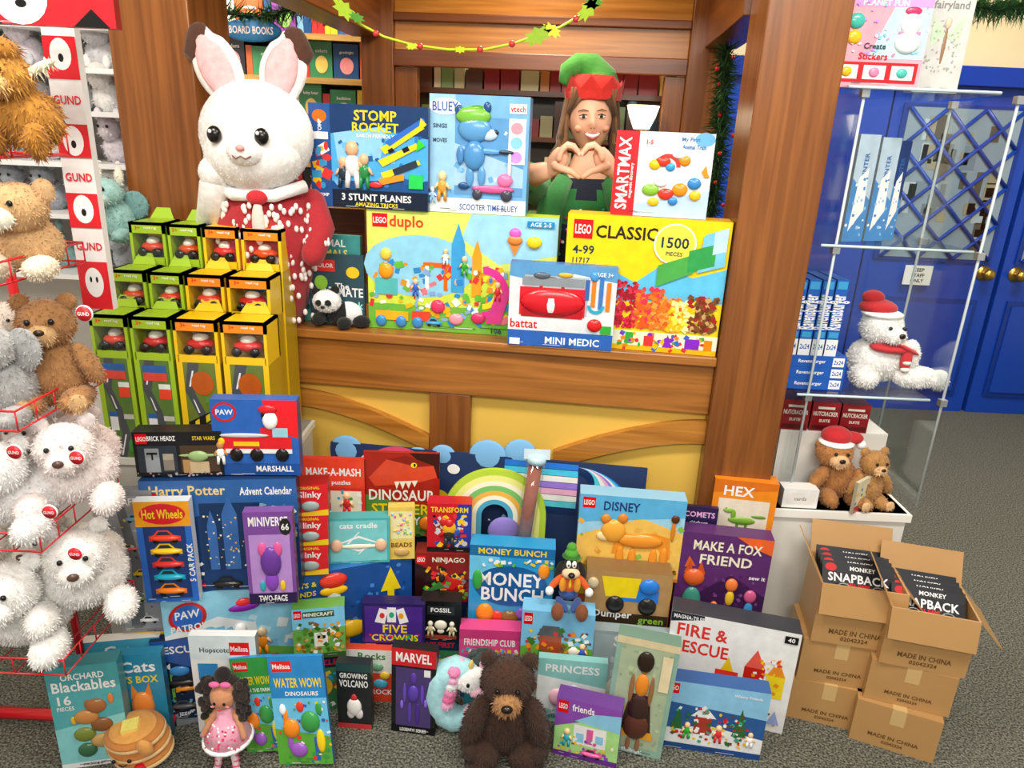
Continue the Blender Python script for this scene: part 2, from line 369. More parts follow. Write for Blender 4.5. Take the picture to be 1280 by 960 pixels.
for z in(1.19,1.4,1.6,1.78):
    q.span(.05,1.18,-.14,0,z-.02,z,wxd); x=.07
    while x<1.12:
        w=random.uniform(.03,.09); h=random.uniform(.07,.15); c=random.choice(['a33','c84','246','8a6','ddc','643','e9c46a','557','922','cc9','e8d8b0'])
        q.span(x,x+w*.9,-.12,-.03,z,z+h,mat(c)); 
        if random.random()<.4: q.ell((x+w/2,-.08,z+h+.02),(.022,.022,.022),mat(random.choice(['d88','fc6','fff','9cf']),'plastic'),nu=8,nv=6)
        x+=w
q.build('reflection_shelf',KM@Matrix.Translation((0,1.3,0)))  # added clutter shelf standing in for the store reflected in the back window
q=MB(); P=S(803,146,2.95); q.tube([(0,0,-.045),(0,0,0),(0,0,.04)],[.03,.05,.062],mat('fff2d0','glow'),18); q.cyl((0,.0,-.06),(0,.08,-.06),.01,.01,mat('a67c30','metal')); q.build('wall_lamp',Matrix.Translation(P))
q=MB(); gp=[(415,-6),(428,10),(450,30),(480,46),(515,56),(560,62),(605,62),(640,55),(672,44),(700,34),(728,18),(752,2)]
pts=[S(x,y,2.18) for x,y in gp]; q.tube(pts,.0035,mat('b8d021','plastic'),6)
for i,(x,y) in enumerate([(430,10),(470,42),(525,58),(600,62),(640,55),(690,36),(720,24)]):
    q.ell(S(x,y,2.175),(.009,.009,.009),mat('c33','plastic'),nu=8,nv=6)
def leaf(q,c,ang,s,col):
    pts=[]
    for i in range(16):
        g=2*pi*i/16; r=(1.0 if i%2==0 else .62)
        x=cos(g)*1.0*r*s; z=sin(g)*.55*r*s; pts.append(c+Vector((x*cos(ang)-z*sin(ang),-.002,x*sin(ang)+z*cos(ang))))
    q.add(pts,[tuple(range(16))],mat(col,'cloth'))
for x,y,a,s,c in [(430,12,-40,.04,'9ab828'),(446,22,-20,.025,'4f8a28'),(672,45,25,.045,'8fb030'),(690,38,-30,.03,'c8d83a'),(735,12,50,.04,'9ab828'),(742,4,10,.03,'4f8a28'),(515,58,10,.018,'b8d021'),(575,62,0,.018,'b8d021')]:
    leaf(q,S(x,y,2.165),radians(a),s,c)
q.build('holly_garland')
def pine(name,pts,r,n,cols=('1f4020','2d5a2c','3f6a34')):
    q=MB(); pts=[Vector(p) for p in pts]; q.tube(pts,.008,mat('20351c','matte'),6)
    for i in range(n):
        t=random.random()*(len(pts)-1); k=int(t); p=pts[k].lerp(pts[min(k+1,len(pts)-1)],t-k)
        d=Vector((random.gauss(0,1),random.gauss(0,1),random.gauss(0,1))).normalized(); e=p+d*r*random.uniform(.6,1.1)
        sd=d.cross(Vector((.3,.5,.8))).normalized()*.004
        q.add([p-sd,p+sd,e],[(0,1,2)],mat(random.choice(cols),'matte'))
        if random.random()<.008: q.ell(e,(.008,.008,.008),mat('b22','plastic'),nu=6,nv=5)
    q.build(name)
pine('pine_garland',[S(908,60,2.75),S(902,130,2.75),S(897,200,2.75),S(888,270,2.75)],.07,1800)
pine('pine_garland',[S(255,12,3.3),S(330,22,3.3),S(385,5,3.3),S(440,25,3.3)],.09,900)
pine('pine_garland',[S(1200,5,3.4),S(1245,12,3.4),S(1300,5,3.4)],.09,700)
# ---------- book shelf behind ----------
bk=MB(); A=S(232,200,3.5); B=S(470,200,3.5); x0,x1=A.x,B.x; Dk=3.5
bk.span(x0,x1,Dk+.25,Dk+.27,0,2.5,wxd)
for x in(x0,x1): bk.span(x-.02,x+.02,Dk,Dk+.25,0,2.5,wood('9a6a30','c8964e','z'))
shz=[S(350,y,Dk).z for y in(250,200,150,95,40)]+[.3,.7]
for z in shz:
    bk.span(x0,x1,Dk-.01,Dk+.25,z-.025,z,wood('b8883f','e0b468','x')); x=x0+.03
    while x<x1-.06:
        if random.random()<.25 : w=random.uniform(.1,.14)
        else: w=random.uniform(.012,.035)
        h=random.uniform(.12,.165); c=random.choice(['2a6ab0','d8d8d0','c33','e8c030','3a8a5a','222838','7ac','c63','f0ead8','849','1d4c80'])
        bk.span(x,x+w*.94,Dk+.03,Dk+.2,z,z+h,mat(c))
        if w>.09:
            bk.M=Matrix.Translation((x+w/2,Dk+.029,z)); art(bk,w,h,f't 50 75 10 fff 80 0 {random.choice(["bedtime","baby bear","goodnight","colors"])};e 50 38 26 24 {random.choice(["fc6","9d6","f99"])}'); bk.M=None
        x+=w
bk.build('bookshelf')
q=MB(); q.ell((0,0,0),(.125,.01,.045),mat('2a86c8','plastic'),nu=24); q.M=Matrix.Translation((0,-.011,-.02)); art(q,.2,.04,'t 50 50 75 fff 92 0 BOARD BOOKS'); q.M=None
q.build('shelf_sign',Matrix.Translation(S(315,38,3.3)))
# ---------- counter goods ----------
z0=1.021
dup=box('building_brick_box',458,694,267,416,'cfe04a','r 0 0 100 22 6fb53c;r 0 55 100 45 d9e86a;e 28 55 30 26 8fd0f0;p 9fd8f4 55 100 100 100 100 70 70 60 50 80;e 82 20 22 24 5fae3a;'+'c 2 8 94 50 200 3.4 5 d33,fb0,2a8ad0,6b3,f78,fff,f7941d,8ad;r 3 86 8 11 d01;t 7 91.5 5 fff 7 0 LEGO;t 21 90 12 e8431f 18 0 duplo;p 3aa0dc 45 35 52 35 52 75 48.5 92 45 75;p f9a01b 56 32 61 32 61 66 58.5 80 56 66;r 30 55 14 4 f60;r 31 36 2 20 fff;r 41 36 2 20 f60;a 62 36 10 14 -90 90 f39;a 62 36 6 9 -90 90 fd2;r 76 30 18 26 7cc8f0;r 77 44 7 8 f9a01b;r 86 44 7 8 e33;s 10 50 4 7 f9a01b;s 10 64 3 5 ffd24a;r 4 30 12 14 5bb;s 38 22 4 6 e33a6a;s 60 14 4 5 d6336c;s 48 12 4 5 f9a;r 4 8 18 8 f4b21a;s 7 7 3 5 3a8ad0;s 18 7 3 5 3a8ad0;r 24 9 10 8 e8452c;s 27 7 3 5 3a8ad0;k 36 6 9 3aa0dc;f 52 50 16 3a3 fc9;f 26 30 15 36c fc9;f 70 30 16 d33 fc9;f 80 20 15 f90 fc9;f 42 58 13 fff fc9;p e98a3a 75 78 81 78 78 68;s 78 81 4 4 e98a3a;s 78 87 3 4 f6c;s 88 80 4 5 f7d51d;p e23d8f 70 40 77 40 72 10 64 10;r 84 92 14 5 1a8ac8;t 91 94.5 3.5 fff 13 0 AGE 2-5;t 70 4 5 234 8 0 106;p 2d9 88 60 95 60 97 40 86 40',z=z0,dep=.1,yaw=-4,side='b8cc30',sup=False)
def heap():
    o=''; cols=[(6,'2a70c8,1d4fa0,4aa0e0',18),(16,'5a2d91,8a4fc0,b77ad8',26),(30,'c8102e,e8344a,a01020',34),(46,'e8344a,f47a20,e85a10',30),(58,'f47a20,ffa040,e85a10',24),(68,'ffe14a,f5c000,fff2a0',22),(80,'7a4a20,a52020,6a3010,c8a060',26)]
    for i,(x,c,h) in enumerate(cols): o+=f'c {x} 18 17 {h} 140 3.1 {i+3} {c};'
    return o
cla=box('building_brick_box',706,902,272,437,'ffd60a',
 'p 5fc2ee 0 44 12 56 20 50 30 60 45 52 60 66 80 58 100 66 100 40 0 36;r 4 82 12 14 d01;t 10 89 7 fff 10 0 LEGO;t 37 88 9.5 2a1c14 38 0 CLASSIC;t 11 74 6.5 234 14 0 4-99;t 10 66 4 234 12 0 11717;'
 +heap()+'e 67 82 13 15 fff;e 67 82 12 14 ffe14a;t 67 83 8 234 18 0 1500;t 67 75 3 234 12 0 PIECES;'
 'p 7bc8f0 82 62 98 68 98 96 84 90;p 4aa84a 58 50 80 62 80 76 58 66;p 2f9e4f 76 62 92 68 92 84 76 78;p bde 90 76 98 79 98 96 90 92;'
 'r 0 0 100 15 f8f1cf;r 0 0 100 4 f0b800;c 38 1 58 13 60 3 11 d33,fb0,36c,3a3,82c,f80;r 42 5 5 9 3a3;r 54 4 6 8 d33;p 82c 66 4 72 4 69 14;r 80 4 9 8 82c;r 92 4 5 8 f80;s 12 9 6 7 3ab;s 5 7 4 6 d33',z=z0,dep=.1,yaw=-8,side='f2b705',sup=False)
bat=box('toy_doctor_kit_box',636,768,331,436,'dfe6ec','p 5a9bd0 0 100 100 100 100 82 60 90 30 78 0 84;r 0 0 100 19 2a62b8;r 0 19 30 16 fff;t 15 27 11 d11 26 0 battat;t 62 8 9 fff 60 0 MINI MEDIC;r 14 40 60 46 aeb9c2;r 10 38 62 34 d81e2a;s 41 55 31 17 d81e2a;r 12 36 58 10 b8141f;a 40 70 9 12 0 180 b8141f;r 12 74 58 10 8a949c;s 40 54 11 15 fff;t 40 54 8 d11 15 0 .;s 30 86 8 4 5a6470;s 52 88 7 3 e3b030;r 77 52 4 34 f08020;s 79 88 4 6 4a9ad8;r 84 50 4 40 3a7ac8;r 91 48 4 34 f08020;r 71 60 4 24 36a;a 82 54 5 8 180 360 2ac;s 82 30 7 8 d22;e 82 30 3 4 fff;r 88 20 10 10 3a3;r 2 1 10 8 fff;t 88 91 5 fff 16 0 AGE 3+',z=z0,D=2.03,dep=.045,yaw=-5,side='3a72b8',sup=False)
sm=box('magnetic_toy_box',768,886,165,277,'dde7f0','r 0 0 24 100 d8202a;t 10 50 15 fff 86 90 SMARTMAX;t 19 42 5 fff 60 90 magnetic discovery;p b8d4ea 24 0 100 0 100 34 24 14;e 90 93 10 8 6ab0e0;t 76 92 6 2a72b8 30 0 My First;t 80 84 5 2a72b8 24 0 Animal Train;a 55 60 9 13 0 180 e83a2a;s 42 62 6 6 f7c51d;s 50 66 8 6 e33a2a;s 58 60 5 5 3aa0dc;s 66 76 8 6 fff;s 72 68 6 6 f7941d;s 40 32 9 7 8cc63f;s 56 28 8 7 e33a2a;s 70 34 8 8 f7941d;s 84 42 7 7 3a8ad0;s 50 42 7 6 fff;s 64 20 5 5 3a8ad0;s 44 18 6 5 f7c51d;s 86 28 6 6 f7c51d;p f7941d 90 56 94 64 96 55 99 50 93 50;t 35 88 5 d22 14 0 1-5',z=cla['top']+.001,D=cla['D']+.02,dep=.07,yaw=-10,sup=False,side='c9d6e0')
blu=box('ride_on_figure_box',536,660,119,267,'6fb2e4','r 0 0 100 100 74b2e6;p 9cccee 0 100 26 100 26 20 0 20;r 26 16 70 66 a6cdee;p 5a9ad0 26 60 96 40 96 82 26 82;p 5f98cc 26 16 96 16 96 24 26 24;c 28 26 52 52 16 5 4 8ac0ea,6aa8dc,c8e4f8;e 16 90 16 7 fff;t 16 90 8 2a5ca8 26 0 BLUEY;t 11 74 3.5 345 14 0 SINGS;t 11 62 3.5 345 14 0 MOVES;r 80 86 17 8 fff;t 88.5 90 5 e22 15 0 vtech;r 80 44 17 38 f0f4f8;e 88 74 6 5 f9a;e 88 62 6 5 8cf;e 88 50 6 5 c9f;r 0 0 100 13 e8f2fa;r 20 0 80 9 fff;t 62 5.5 5.5 2a5ca8 60 0 SCOOTER TIME BLUEY;'
 's 46 72 17 11 5d9fd6;s 44 83 18 8 7ac043;s 48 87 10 5 5aa02c;s 30 86 4 6 234f88;s 58 90 4 5 234f88;s 60 68 9 5 c8e0f4;s 67 70 3 2.5 123;s 48 75 3 3 fff;s 56 76 3 3 fff;s 49 75 1.3 1.6 111;s 57 76 1.3 1.6 111;s 46 50 11 13 4f93ce;s 50 48 6 9 c8e0f4;s 62 54 12 2.6 5d9fd6;s 32 50 4 8 4a86c0;s 42 32 4 9 5d9fd6;s 54 33 4 9 5d9fd6;s 36 24 6 3 234f88;s 66 22 22 3.5 e05a9a;s 78 30 8 6 f07ab0;s 82 42 2 14 d8dde4;s 78 54 8 1.8 234;s 50 17 5 5 445;s 80 17 6 5.5 445;f 14 10 26 e8a040 f6d9a0;f 4 8 14 9cf fff',z=dup['top']+.001,D=dup['D']+.01,dep=.09,yaw=-5,sup=False,side='5f9ed2')
st=box('toy_rocket_box',386,536,131,263,'14508f','p 4aa8e4 18 84 100 70 100 30 18 26;p 8cc8f0 20 78 66 84 60 50 24 40;p 0f3668 18 100 100 100 100 70 60 80 18 72;c 20 20 78 60 40 4 6 2a7ac8,1a5aa0,6ab8ea;r 0 0 100 18 081a33;r 0 0 18 100 1d4f90;e 9 88 6 6 f60;t 9 77 4 fff 16 90 STOMP;t 56 90 10 f7d51d 46 0 STOMP;t 56 79 9 f7d51d 50 0 ROCKET;t 56 71 3.5 fff 40 0 EARTH FRIENDLY;t 56 11 7 fff 74 0 3 STUNT PLANES;t 56 4 4 f7d51d 60 0 AMAZING TRICKS;t 9 12 3.5 fff 16 0 STOMP;r 2 66 14 7 fff;c 2 20 14 40 16 7 3 fb0,fff,39c,d33;f 36 20 46 e8e8e8 e8b48a;f 28 20 30 234 e8b48a;f 46 20 34 2a8a4a e8b48a;'
 'p f7d51d 60 60 94 84 97 80 64 54;p 111 66 58 70 61 72 58 68 55;p f7d51d 58 48 90 66 93 62 62 42;p 111 78 60 83 63 85 59 80 56;p f7d51d 60 36 92 50 94 46 63 30;p 234 70 40 90 50 92 44 72 34;p 2a6ac8 64 66 96 90 98 87 68 62;p f7d51d 94 90 99 84 92 76;p 3c3 92 70 98 64 90 58;p f7941d 58 30 80 36 80 30 60 24;r 84 22 12 14 2c5;s 56 24 6 3 e33',z=dup['top']+.001,D=dup['D']+.012,dep=.07,yaw=-5,sup=False,side='103c70')
box('childrens_book',370,452,293,402,'4fa39a','r 0 78 100 22 3a8a88;t 50 91 8 fff 86 0 ANIMAL;t 50 80 8 ffe070 86 0 ANIMALS;e 24 62 14 10 e8b04a;e 60 62 14 8 d86a3a;e 20 30 12 10 7ac;e 84 66 10 8 9c6;c 4 4 90 60 30 9 4 e8b04a,d86a3a,2a6a68,fff,9c6',z=z0,dep=.02,yaw=-5,D=2.2,sup=False)
box('activity_book',386,456,318,408,'2a4a58','r 8 76 40 16 d33;t 28 84 6 fff 34 0 COLOR;t 60 56 9 fff 50 0 The;t 56 48 13 f2f2f2 84 0 ULTIMATE;t 56 30 11 7fe0d0 84 0 invisible ink;e 22 60 12 10 8cc63f;e 80 76 12 8 f7c51d;c 4 4 90 22 20 8 8 7fe0d0,d33,f7c51d',z=z0,dep=.015,yaw=-5,D=2.17,sup=False)
plush('panda_plush',425,413,56,"0 .1 .3 .3 .25 .28 111;.2 .15 .3 .32 .25 .28 eee;-.25 -.1 .62 .32 .26 .26 f2f2ee;-.5 -.1 .82 .1 .06 .1 111;-.06 -.08 .88 .1 .06 .1 111;-.38 -.34 .62 .07 .05 .07 111;-.16 -.36 .63 .07 .05 .07 111;-.28 -.37 .53 .05 .03 .035 !111;-.45 -.1 .2 .15 .2 .14 111;.15 -.2 .14 .16 .2 .14 111;.5 0 .15 .2 .16 .14 111",z=z0,D=2.15,fur=.003,dens=60000)
# ---------- woman ----------
wom=empty('woman')
E=S(738,147,2.6); cx,cy,ez=E.x,E.y,E.z
sk=mat('eeb494','skin'); grn=mat('2f8040','cloth'); nav=mat('1d2438','cloth'); hairm=mat('553822','fur')
V=[((cx,cy,.95),.15,.11),((cx,cy,1.1),.125,.095),((cx,cy,ez-.35),.14,.1),((cx,cy,ez-.27),.11,.085),((cx,cy,ez-.18),.052,.05),((cx,cy-.005,ez-.08),.05,.05),
 ((cx-.155,cy,ez-.26),.055,.055),(tuple(S(654,224,2.4)),.042,.042),(tuple(S(690,211,2.3)),.025,.025),
 ((cx+.155,cy,ez-.26),.055,.055),(tuple(S(806,226,2.4)),.042,.042),(tuple(S(762,213,2.3)),.025,.025),
 ((cx-.09,cy,.86),.085,.085),((cx-.09,cy,.48),.058,.058),((cx-.09,cy+.01,.1),.04,.04),((cx-.1,cy-.13,.035),.03,.03),
 ((cx+.09,cy,.86),.085,.085),((cx+.09,cy,.48),.058,.058),((cx+.09,cy+.01,.1),.04,.04),((cx+.1,cy-.13,.035),.03,.03),
 (tuple(S(664,220,2.375)),.04,.04),(tuple(S(796,222,2.375)),.04,.04)]
ED=[(0,1,nav),(1,2,nav),(2,3,nav),(3,4,nav),(4,5,sk),(3,6,grn),(6,7,grn),(7,20,grn),(20,8,sk),(3,9,grn),(9,10,grn),(10,21,grn),(21,11,sk),(0,12,nav),(12,13,mat('223','cloth')),(13,14,mat('223','cloth')),(14,15,mat('321','card')),(0,16,nav),(16,17,mat('223','cloth')),(17,18,mat('223','cloth')),(18,19,mat('321','card'))]
me=bpy.data.meshes.new('body'); me.from_pydata([v[0] for v in V],[(a,b) for a,b,_ in ED],[]); ob=bpy.data.objects.new('body',me); scene.collection.objects.link(ob)
sm_=ob.modifiers.new('s','SKIN'); ss=ob.modifiers.new('u','SUBSURF'); ss.levels=2; ss.render_levels=2
for i,v in enumerate(V): me.skin_vertices[0].data[i].radius=(v[1],v[2])
me.skin_vertices[0].data[0].use_root=True
bpy.context.view_layer.update(); dg=bpy.context.evaluated_depsgraph_get()
nm=bpy.data.meshes.new_from_object(ob.evaluated_get(dg)); ob.modifiers.clear(); ob.data=nm; nm.materials.clear()
ms=[]
for _,_,m in ED:
    if m.name not in [x.name for x in ms]: ms.append(m); nm.materials.append(m)
names=[x.name for x in ms]
for p in nm.polygons:
    p.use_smooth=True; best=9;bi=0
    for a,b,m in ED:
        A_=Vector(V[a][0]);B_=Vector(V[b][0]); t=max(0,min(1,(p.center-A_).dot(B_-A_)/(B_-A_).length_squared)); d=(p.center-(A_+(B_-A_)*t)).length
        if d<best: best=d;bi=names.index(m.name)
    p.material_index=bi
ob.parent=wom
q=MB(); HY=8
def SS(x,y,D): return S(x,y+HY,D)
def mir(x,s): return x if s<0 else 1452-x
for s in(-1,1):
    q.tube([SS(mir(688,s),204,2.3),SS(mir(695,s),197,2.29),SS(mir(700,s),188,2.285)],[.024,.034,.030],sk,12,True,flat=.55)
    for i,(dx,dy,tip) in enumerate([(0,0,0),(1,-2,1),(0,-1,0),(-2,2,-3)]):
        D=2.25+i*.0185
        P=[(699,190),(702+dx,180+dy),(709+dx,174+dy),(717,176+dy),(724+tip*.5,184)]
        q.tube([SS(mir(x,s),y,D) for x,y in P],[.0098,.0092,.0086,.008,.007],sk,10,True)
        P=SS(mir(724+tip*.5,s),185,D-.007); q.ell(P,(.005,.002,.006),mat('f0b8a0','plastic'),nu=8,nv=6)
    q.tube([SS(mir(694,s),199,2.27),SS(mir(703,s),203,2.255),SS(mir(713,s),206,2.25),SS(mir(723,s),213,2.25)],[.014,.0115,.0098,.008],sk,10,True)
    q.tube([SS(mir(688,s),204,2.3),SS(mir(676,s),208,2.33),SS(mir(663,s),212,2.375)],[.024,.029,.038],sk,12)
    q.tube([SS(mir(666,s),211.5,2.37),SS(mir(661,s),213,2.38)],[.043,.046],grn,14)
o=q.build('hands'); o.parent=wom
# head
q=MB(); nu,nv=44,36; vs=[];fs=[]
def g(x,z,a,b,sx,sz): return math.exp(-((x-a)/sx)**2-((z-b)/sz)**2)
for j in range(nv+1):
    t=pi*j/nv
    for i in range(nu):
        p=2*pi*i/nu; nx,ny,nz=sin(t)*cos(p),sin(t)*sin(p),cos(t)
        jaw=max(0,-nz); x=.073*nx*(1-.3*jaw**1.5); z=.112*nz; y=.09*ny*(1-.12*jaw)
        if ny<0:
            y-=.020*g(x,z,0,-.018,.010,.015)+.010*g(x,z,0,.008,.009,.022)+.008*g(x,z,0,-.092,.022,.018)
            for e in(-1,1): y+=.008*g(x,z,e*.029,.006,.017,.011); y-=.007*g(x,z,e*.04,-.03,.018,.018); y-=.004*g(x,z,e*.013,-.024,.008,.006)
            y-=.003*g(x,z,0,-.052,.025,.012)
        vs.append((x,y,z))
for j in range(nv):
    for i in range(nu): fs.append((j*nu+i,(j+1)*nu+i,(j+1)*nu+(i+1)%nu,j*nu+(i+1)%nu))
q.add(vs,fs,sk,True)
for e in(-1,1):
    q.ell((e*.029,-.074,.006),(.0135,.010,.0066),mat('f0ece8','plastic'),nu=14,nv=8); q.ell((e*.029,-.083,.006),(.0058,.003,.0056),mat('4a3a28','plastic'),nu=12,nv=6); q.ell((e*.029,-.0855,.006),(.003,.0015,.003),mat('080808','plastic'),nu=8,nv=6)
    q.tube([(e*.014,-.083,.010),(e*.029,-.0862,.0135),(e*.044,-.077,.009)],[.001,.0018,.001],mat('2a1a12','matte'),6)
    q.tube([(e*.016,-.083,.001),(e*.029,-.0855,-.0012),(e*.042,-.077,.001)],[.0006,.0009,.0006],mat('b07860','matte'),6)
    q.tube([(e*.014,-.088,.023),(e*.03,-.087,.028),(e*.047,-.073,.023)],[.0012,.002,.001],mat('6a4a30','matte'),6)
    q.ell((e*.074,.005,-.005),(.008,.018,.028),sk,nu=12,nv=8)
    q.ell((e*.043,-.066,-.03),(.015,.014,.012),mat('e8a488','skin'),nu=12,nv=8)
    q.ell((e*.0055,-.099,-.03),(.0025,.002,.0016),mat('9a5a48','matte'),nu=6,nv=5)
sml=[(-.027,-.086,-.042),(-.016,-.094,-.051),(0,-.0975,-.055),(.016,-.094,-.051),(.027,-.086,-.042)]
q.tube([(a,b+.001,c+.001) for a,b,c in sml],[.002,.0065,.0075,.0065,.002],mat('fbf8f4','plastic'),8)
q.tube([(a,b-.002,c-.0075*(1-abs(a)/.03)-.001) for a,b,c in sml],[.0015,.003,.0036,.003,.0015],mat('c8525a','skin'),8)
q.tube([(a,b-.002,c+.0075*(1-abs(a)/.03)+.001) for a,b,c in sml],[.0015,.002,.0022,.002,.0015],mat('c8525a','skin'),8)
o=q.build('head',Matrix.Translation((cx,cy,ez-.005))@Matrix.Rotation(radians(-3),4,'Y')); o.parent=wom
# hair: cap behind the face, strands to the shoulders at both sides
HC=['553822','65452c','452c1a','7a5636']
q=MB(); q.ell((cx,cy+.045,ez+.025),(.084,.082,.108),hairm,nu=24,nv=16)
for i in range(120):
    e=random.choice((-1,1)); a=random.random(); x=e*(.07+.014*random.random()); y=-.03+.10*a; o_=random.random(); wv=.008*sin(i)
    pts=[(cx+e*.04,cy+y*.5,ez+.09),(cx+x,cy+y,ez+.05),(cx+x*1.12,cy+y,ez-.02),(cx+x*1.16+wv,cy+y-.004,ez-.07),(cx+x*(1.16+.2*o_)-wv,cy+y,ez-.12),(cx+x*(1.12+.36*o_)+wv,cy+y-.01,ez-.165),(cx+x*(1.05+.4*o_),cy+y-.02,ez-.20-.04*random.random())]
    q.tube(pts,[.006,.008,.008,.008,.008,.006,.0015],mat(random.choice(HC),'fur'),6)
for e in(-1,1):
    for i in range(7): q.tube([(cx+e*.012*i,cy-.07,ez+.088),(cx+e*(.045+.004*i),cy-.072+.002*i,ez+.055),(cx+e*(.071+.002*i),cy-.045,ez+.01)],[.004,.006,.002],mat(random.choice(HC),'fur'),6)
o=q.build('hair'); o.parent=wom
# elf hat
q=MB(); red=mat('d0281e','cloth'); gr=mat('459236','cloth')
n=28; vs=[];fs=[]
rings=[(.094,.056),(.096,.075),(.092,.1),(.075,.13)]
hx0,hy0=cx+.004,cy+.012
for k,(r,z) in enumerate(rings):
    for i in range(n):
        a=2*pi*i/n; vs.append((hx0+r*cos(a),hy0+r*1.05*sin(a),ez+z))
for k in range(3):
    for i in range(n): fs.append((k*n+i,k*n+(i+1)%n,(k+1)*n+(i+1)%n,(k+1)*n+i))
q.add(vs,fs,red,True)
R_=lambda a,r,z:(hx0+r*cos(a),hy0+r*1.05*sin(a),ez+z)
for i in range(9):
    a0,a1=2*pi*i/9,2*pi*(i+1)/9; am=(a0+a1)/2
    q.add([R_(a0,.097,.054),R_(a1,.097,.054),R_(a1,.1,.085),R_(am,.105,.125),R_(a0,.1,.085)],[(0,1,2,3,4)],red)
q.tube([(cx+.01,cy+.01,ez+.09),(cx+.008,cy+.01,ez+.13),(cx-.015,cy+.005,ez+.155),(cx-.055,cy-.005,ez+.160),(cx-.09,cy-.015,ez+.14),(cx-.098,cy-.02,ez+.11),(cx-.085,cy-.02,ez+.095)],[.088,.066,.050,.038,.028,.018,.006],gr,18)
o=q.build('elf_hat'); o.parent=wom
q=MB()
for i in range(90):
    a=random.uniform(pi*1.15,pi*1.85); z=random.uniform(ez-.5,ez-.29); q.ell((cx+.145*cos(a),cy+.104*sin(a),z),(.006,.004,.006),mat(random.choice(['c33','e8c030','3a8','c8a','fff']),'cloth'),nu=6,nv=5)
o=q.build('tunic_print'); o.parent=wom
q=MB()
for e in(-1,1): q.tube([(cx+e*.075,cy-.05,ez-.2),(cx+e*.12,cy-.085,ez-.29),(cx+e*.13,cy-.085,ez-.42),(cx+e*.14,cy-.08,ez-.65)],[.03,.045,.05,.05],grn,12)
o=q.build('cardigan'); o.parent=wom
# ---------- rabbit ----------
rb=MB(); P=S(322,400,2.17); cxp=S(322,160,2.12); P.z=1.021; hz=cxp.z-P.z; hx=cxp.x-P.x; hy=-.06
wf=mat('f2ebe4','fur'); pk=mat('f0b0b2','fur'); br=mat('4a2a1c','fur')
rb.ell((hx,hy,hz-.02),(.155,.12,.145),wf,nu=32,nv=22,fur=True); rb.ell((hx,hy-.03,hz-.07),(.135,.11,.10),wf,nu=28,nv=18,fur=True); rb.ell((hx+.01,hy-.12,hz-.06),(.05,.045,.04),wf,fur=True)
def ear(xa,za,xb,zb,tx):
    a=Vector((hx+xa,hy+.01,hz+za)); b=Vector((hx+xb,hy+.02,hz+zb)); d=b-a
    for (w,yy,m,t0,t1) in((.064,0,wf,0,1),(.044,-.018,pk,.1,.9)):
        pts=[a+d*(t0+(t1-t0)*k/8)+Vector((0,yy,0)) for k in range(9)]; rad=[w*(.5+.5*sin(pi*min(1,.12+k/8*.8))) for k in range(9)]; rad[-1]*=.75
        rb.tube(pts,rad,m,18,True,flat=(.35,1))
    rb.tube([a+d*.55+Vector((tx*.5,.004,0)),a+d*.8+Vector((tx*.62,.004,0)),a+d*1.03+Vector((tx*.2,.004,0))],[.03,.045,.035],br,16,True,flat=(.5,1))
ear(-.065,.08,-.135,.225,-.045); ear(.06,.08,.1,.225,.045)
for e in(-1,1): rb.ell((hx-.005+e*.062,hy-.128,hz-.02),(.019,.014,.022),mat('0a0a0a','plastic')); rb.ell((hx-.011+e*.062,hy-.141,hz-.012),(.005,.003,.005),mat('fff','plastic'),nu=8,nv=6)
rb.ell((hx+.012,hy-.166,hz-.05),(.012,.008,.008),mat('e89a94','plastic'))
rb.tube([(hx-.012,hy-.160,hz-.070),(hx,hy-.166,hz-.077),(hx+.012,hy-.167,hz-.070),(hx+.024,hy-.166,hz-.077),(hx+.036,hy-.158,hz-.070)],.0018,mat('7a4a40','matte'),6)
rd=mat('a8202a','cloth'); wp=mat('f4e6e0','cloth')
rb.tube([(0,0,0),(0,0,.1),(hx,0,hz-.26),(hx,0,hz-.19),(hx,-.01,hz-.13)],[.14,.16,.155,.135,.07],rd,28)
def dots(cxx,cyy,zz0,zz1,r,n):
    for i in range(n):
        a=random.uniform(pi,2*pi); z=random.uniform(zz0,zz1); rb.ell((cxx+r*cos(a),cyy+r*sin(a),z),(.007,.006,.010),wp,nu=6,nv=5)
dots(hx*.5,0,.02,hz-.28,.158,150); dots(hx,0,hz-.28,hz-.2,.15,90)
rb.tube([(hx-.12,-.07,hz-.155),(hx-.05,-.135,hz-.175),(hx+.06,-.135,hz-.175),(hx+.13,-.07,hz-.15)],.018,mat('f8f4f0','cloth'),10)
rb.ell((hx+.02,-.15,hz-.18),(.03,.015,.02),mat('c2202c','cloth')); rb.ell((hx+.02,-.152,hz-.25),(.018,.012,.06),mat('e8d0c8','cloth'))
rb.tube([(hx-.15,-.02,hz-.24),(hx-.14,-.08,hz-.26),(hx-.105,-.12,hz-.15)],[.045,.042,.04],wf,14,True); rb.ell((hx-.1,-.13,hz-.12),(.042,.035,.045),wf,fur=True)
rb.tube([(hx+.13,-.01,hz-.2),(hx+.165,-.05,hz-.27),(hx+.15,-.09,hz-.34)],[.042,.04,.034],rd,16,True)
for i in range(40):
    t=random.random(); a=random.uniform(pi,2*pi); c=Vector((hx+.13,-.01,hz-.2)).lerp(Vector((hx+.16,-.07,hz-.32)),t); rb.ell(c+Vector((.04*cos(a),.04*sin(a),0)),(.006,.006,.009),wp,nu=6,nv=5)
rb.fur(24000,.002,.0012); rb.build('rabbit_figure',Matrix.Translation(P))
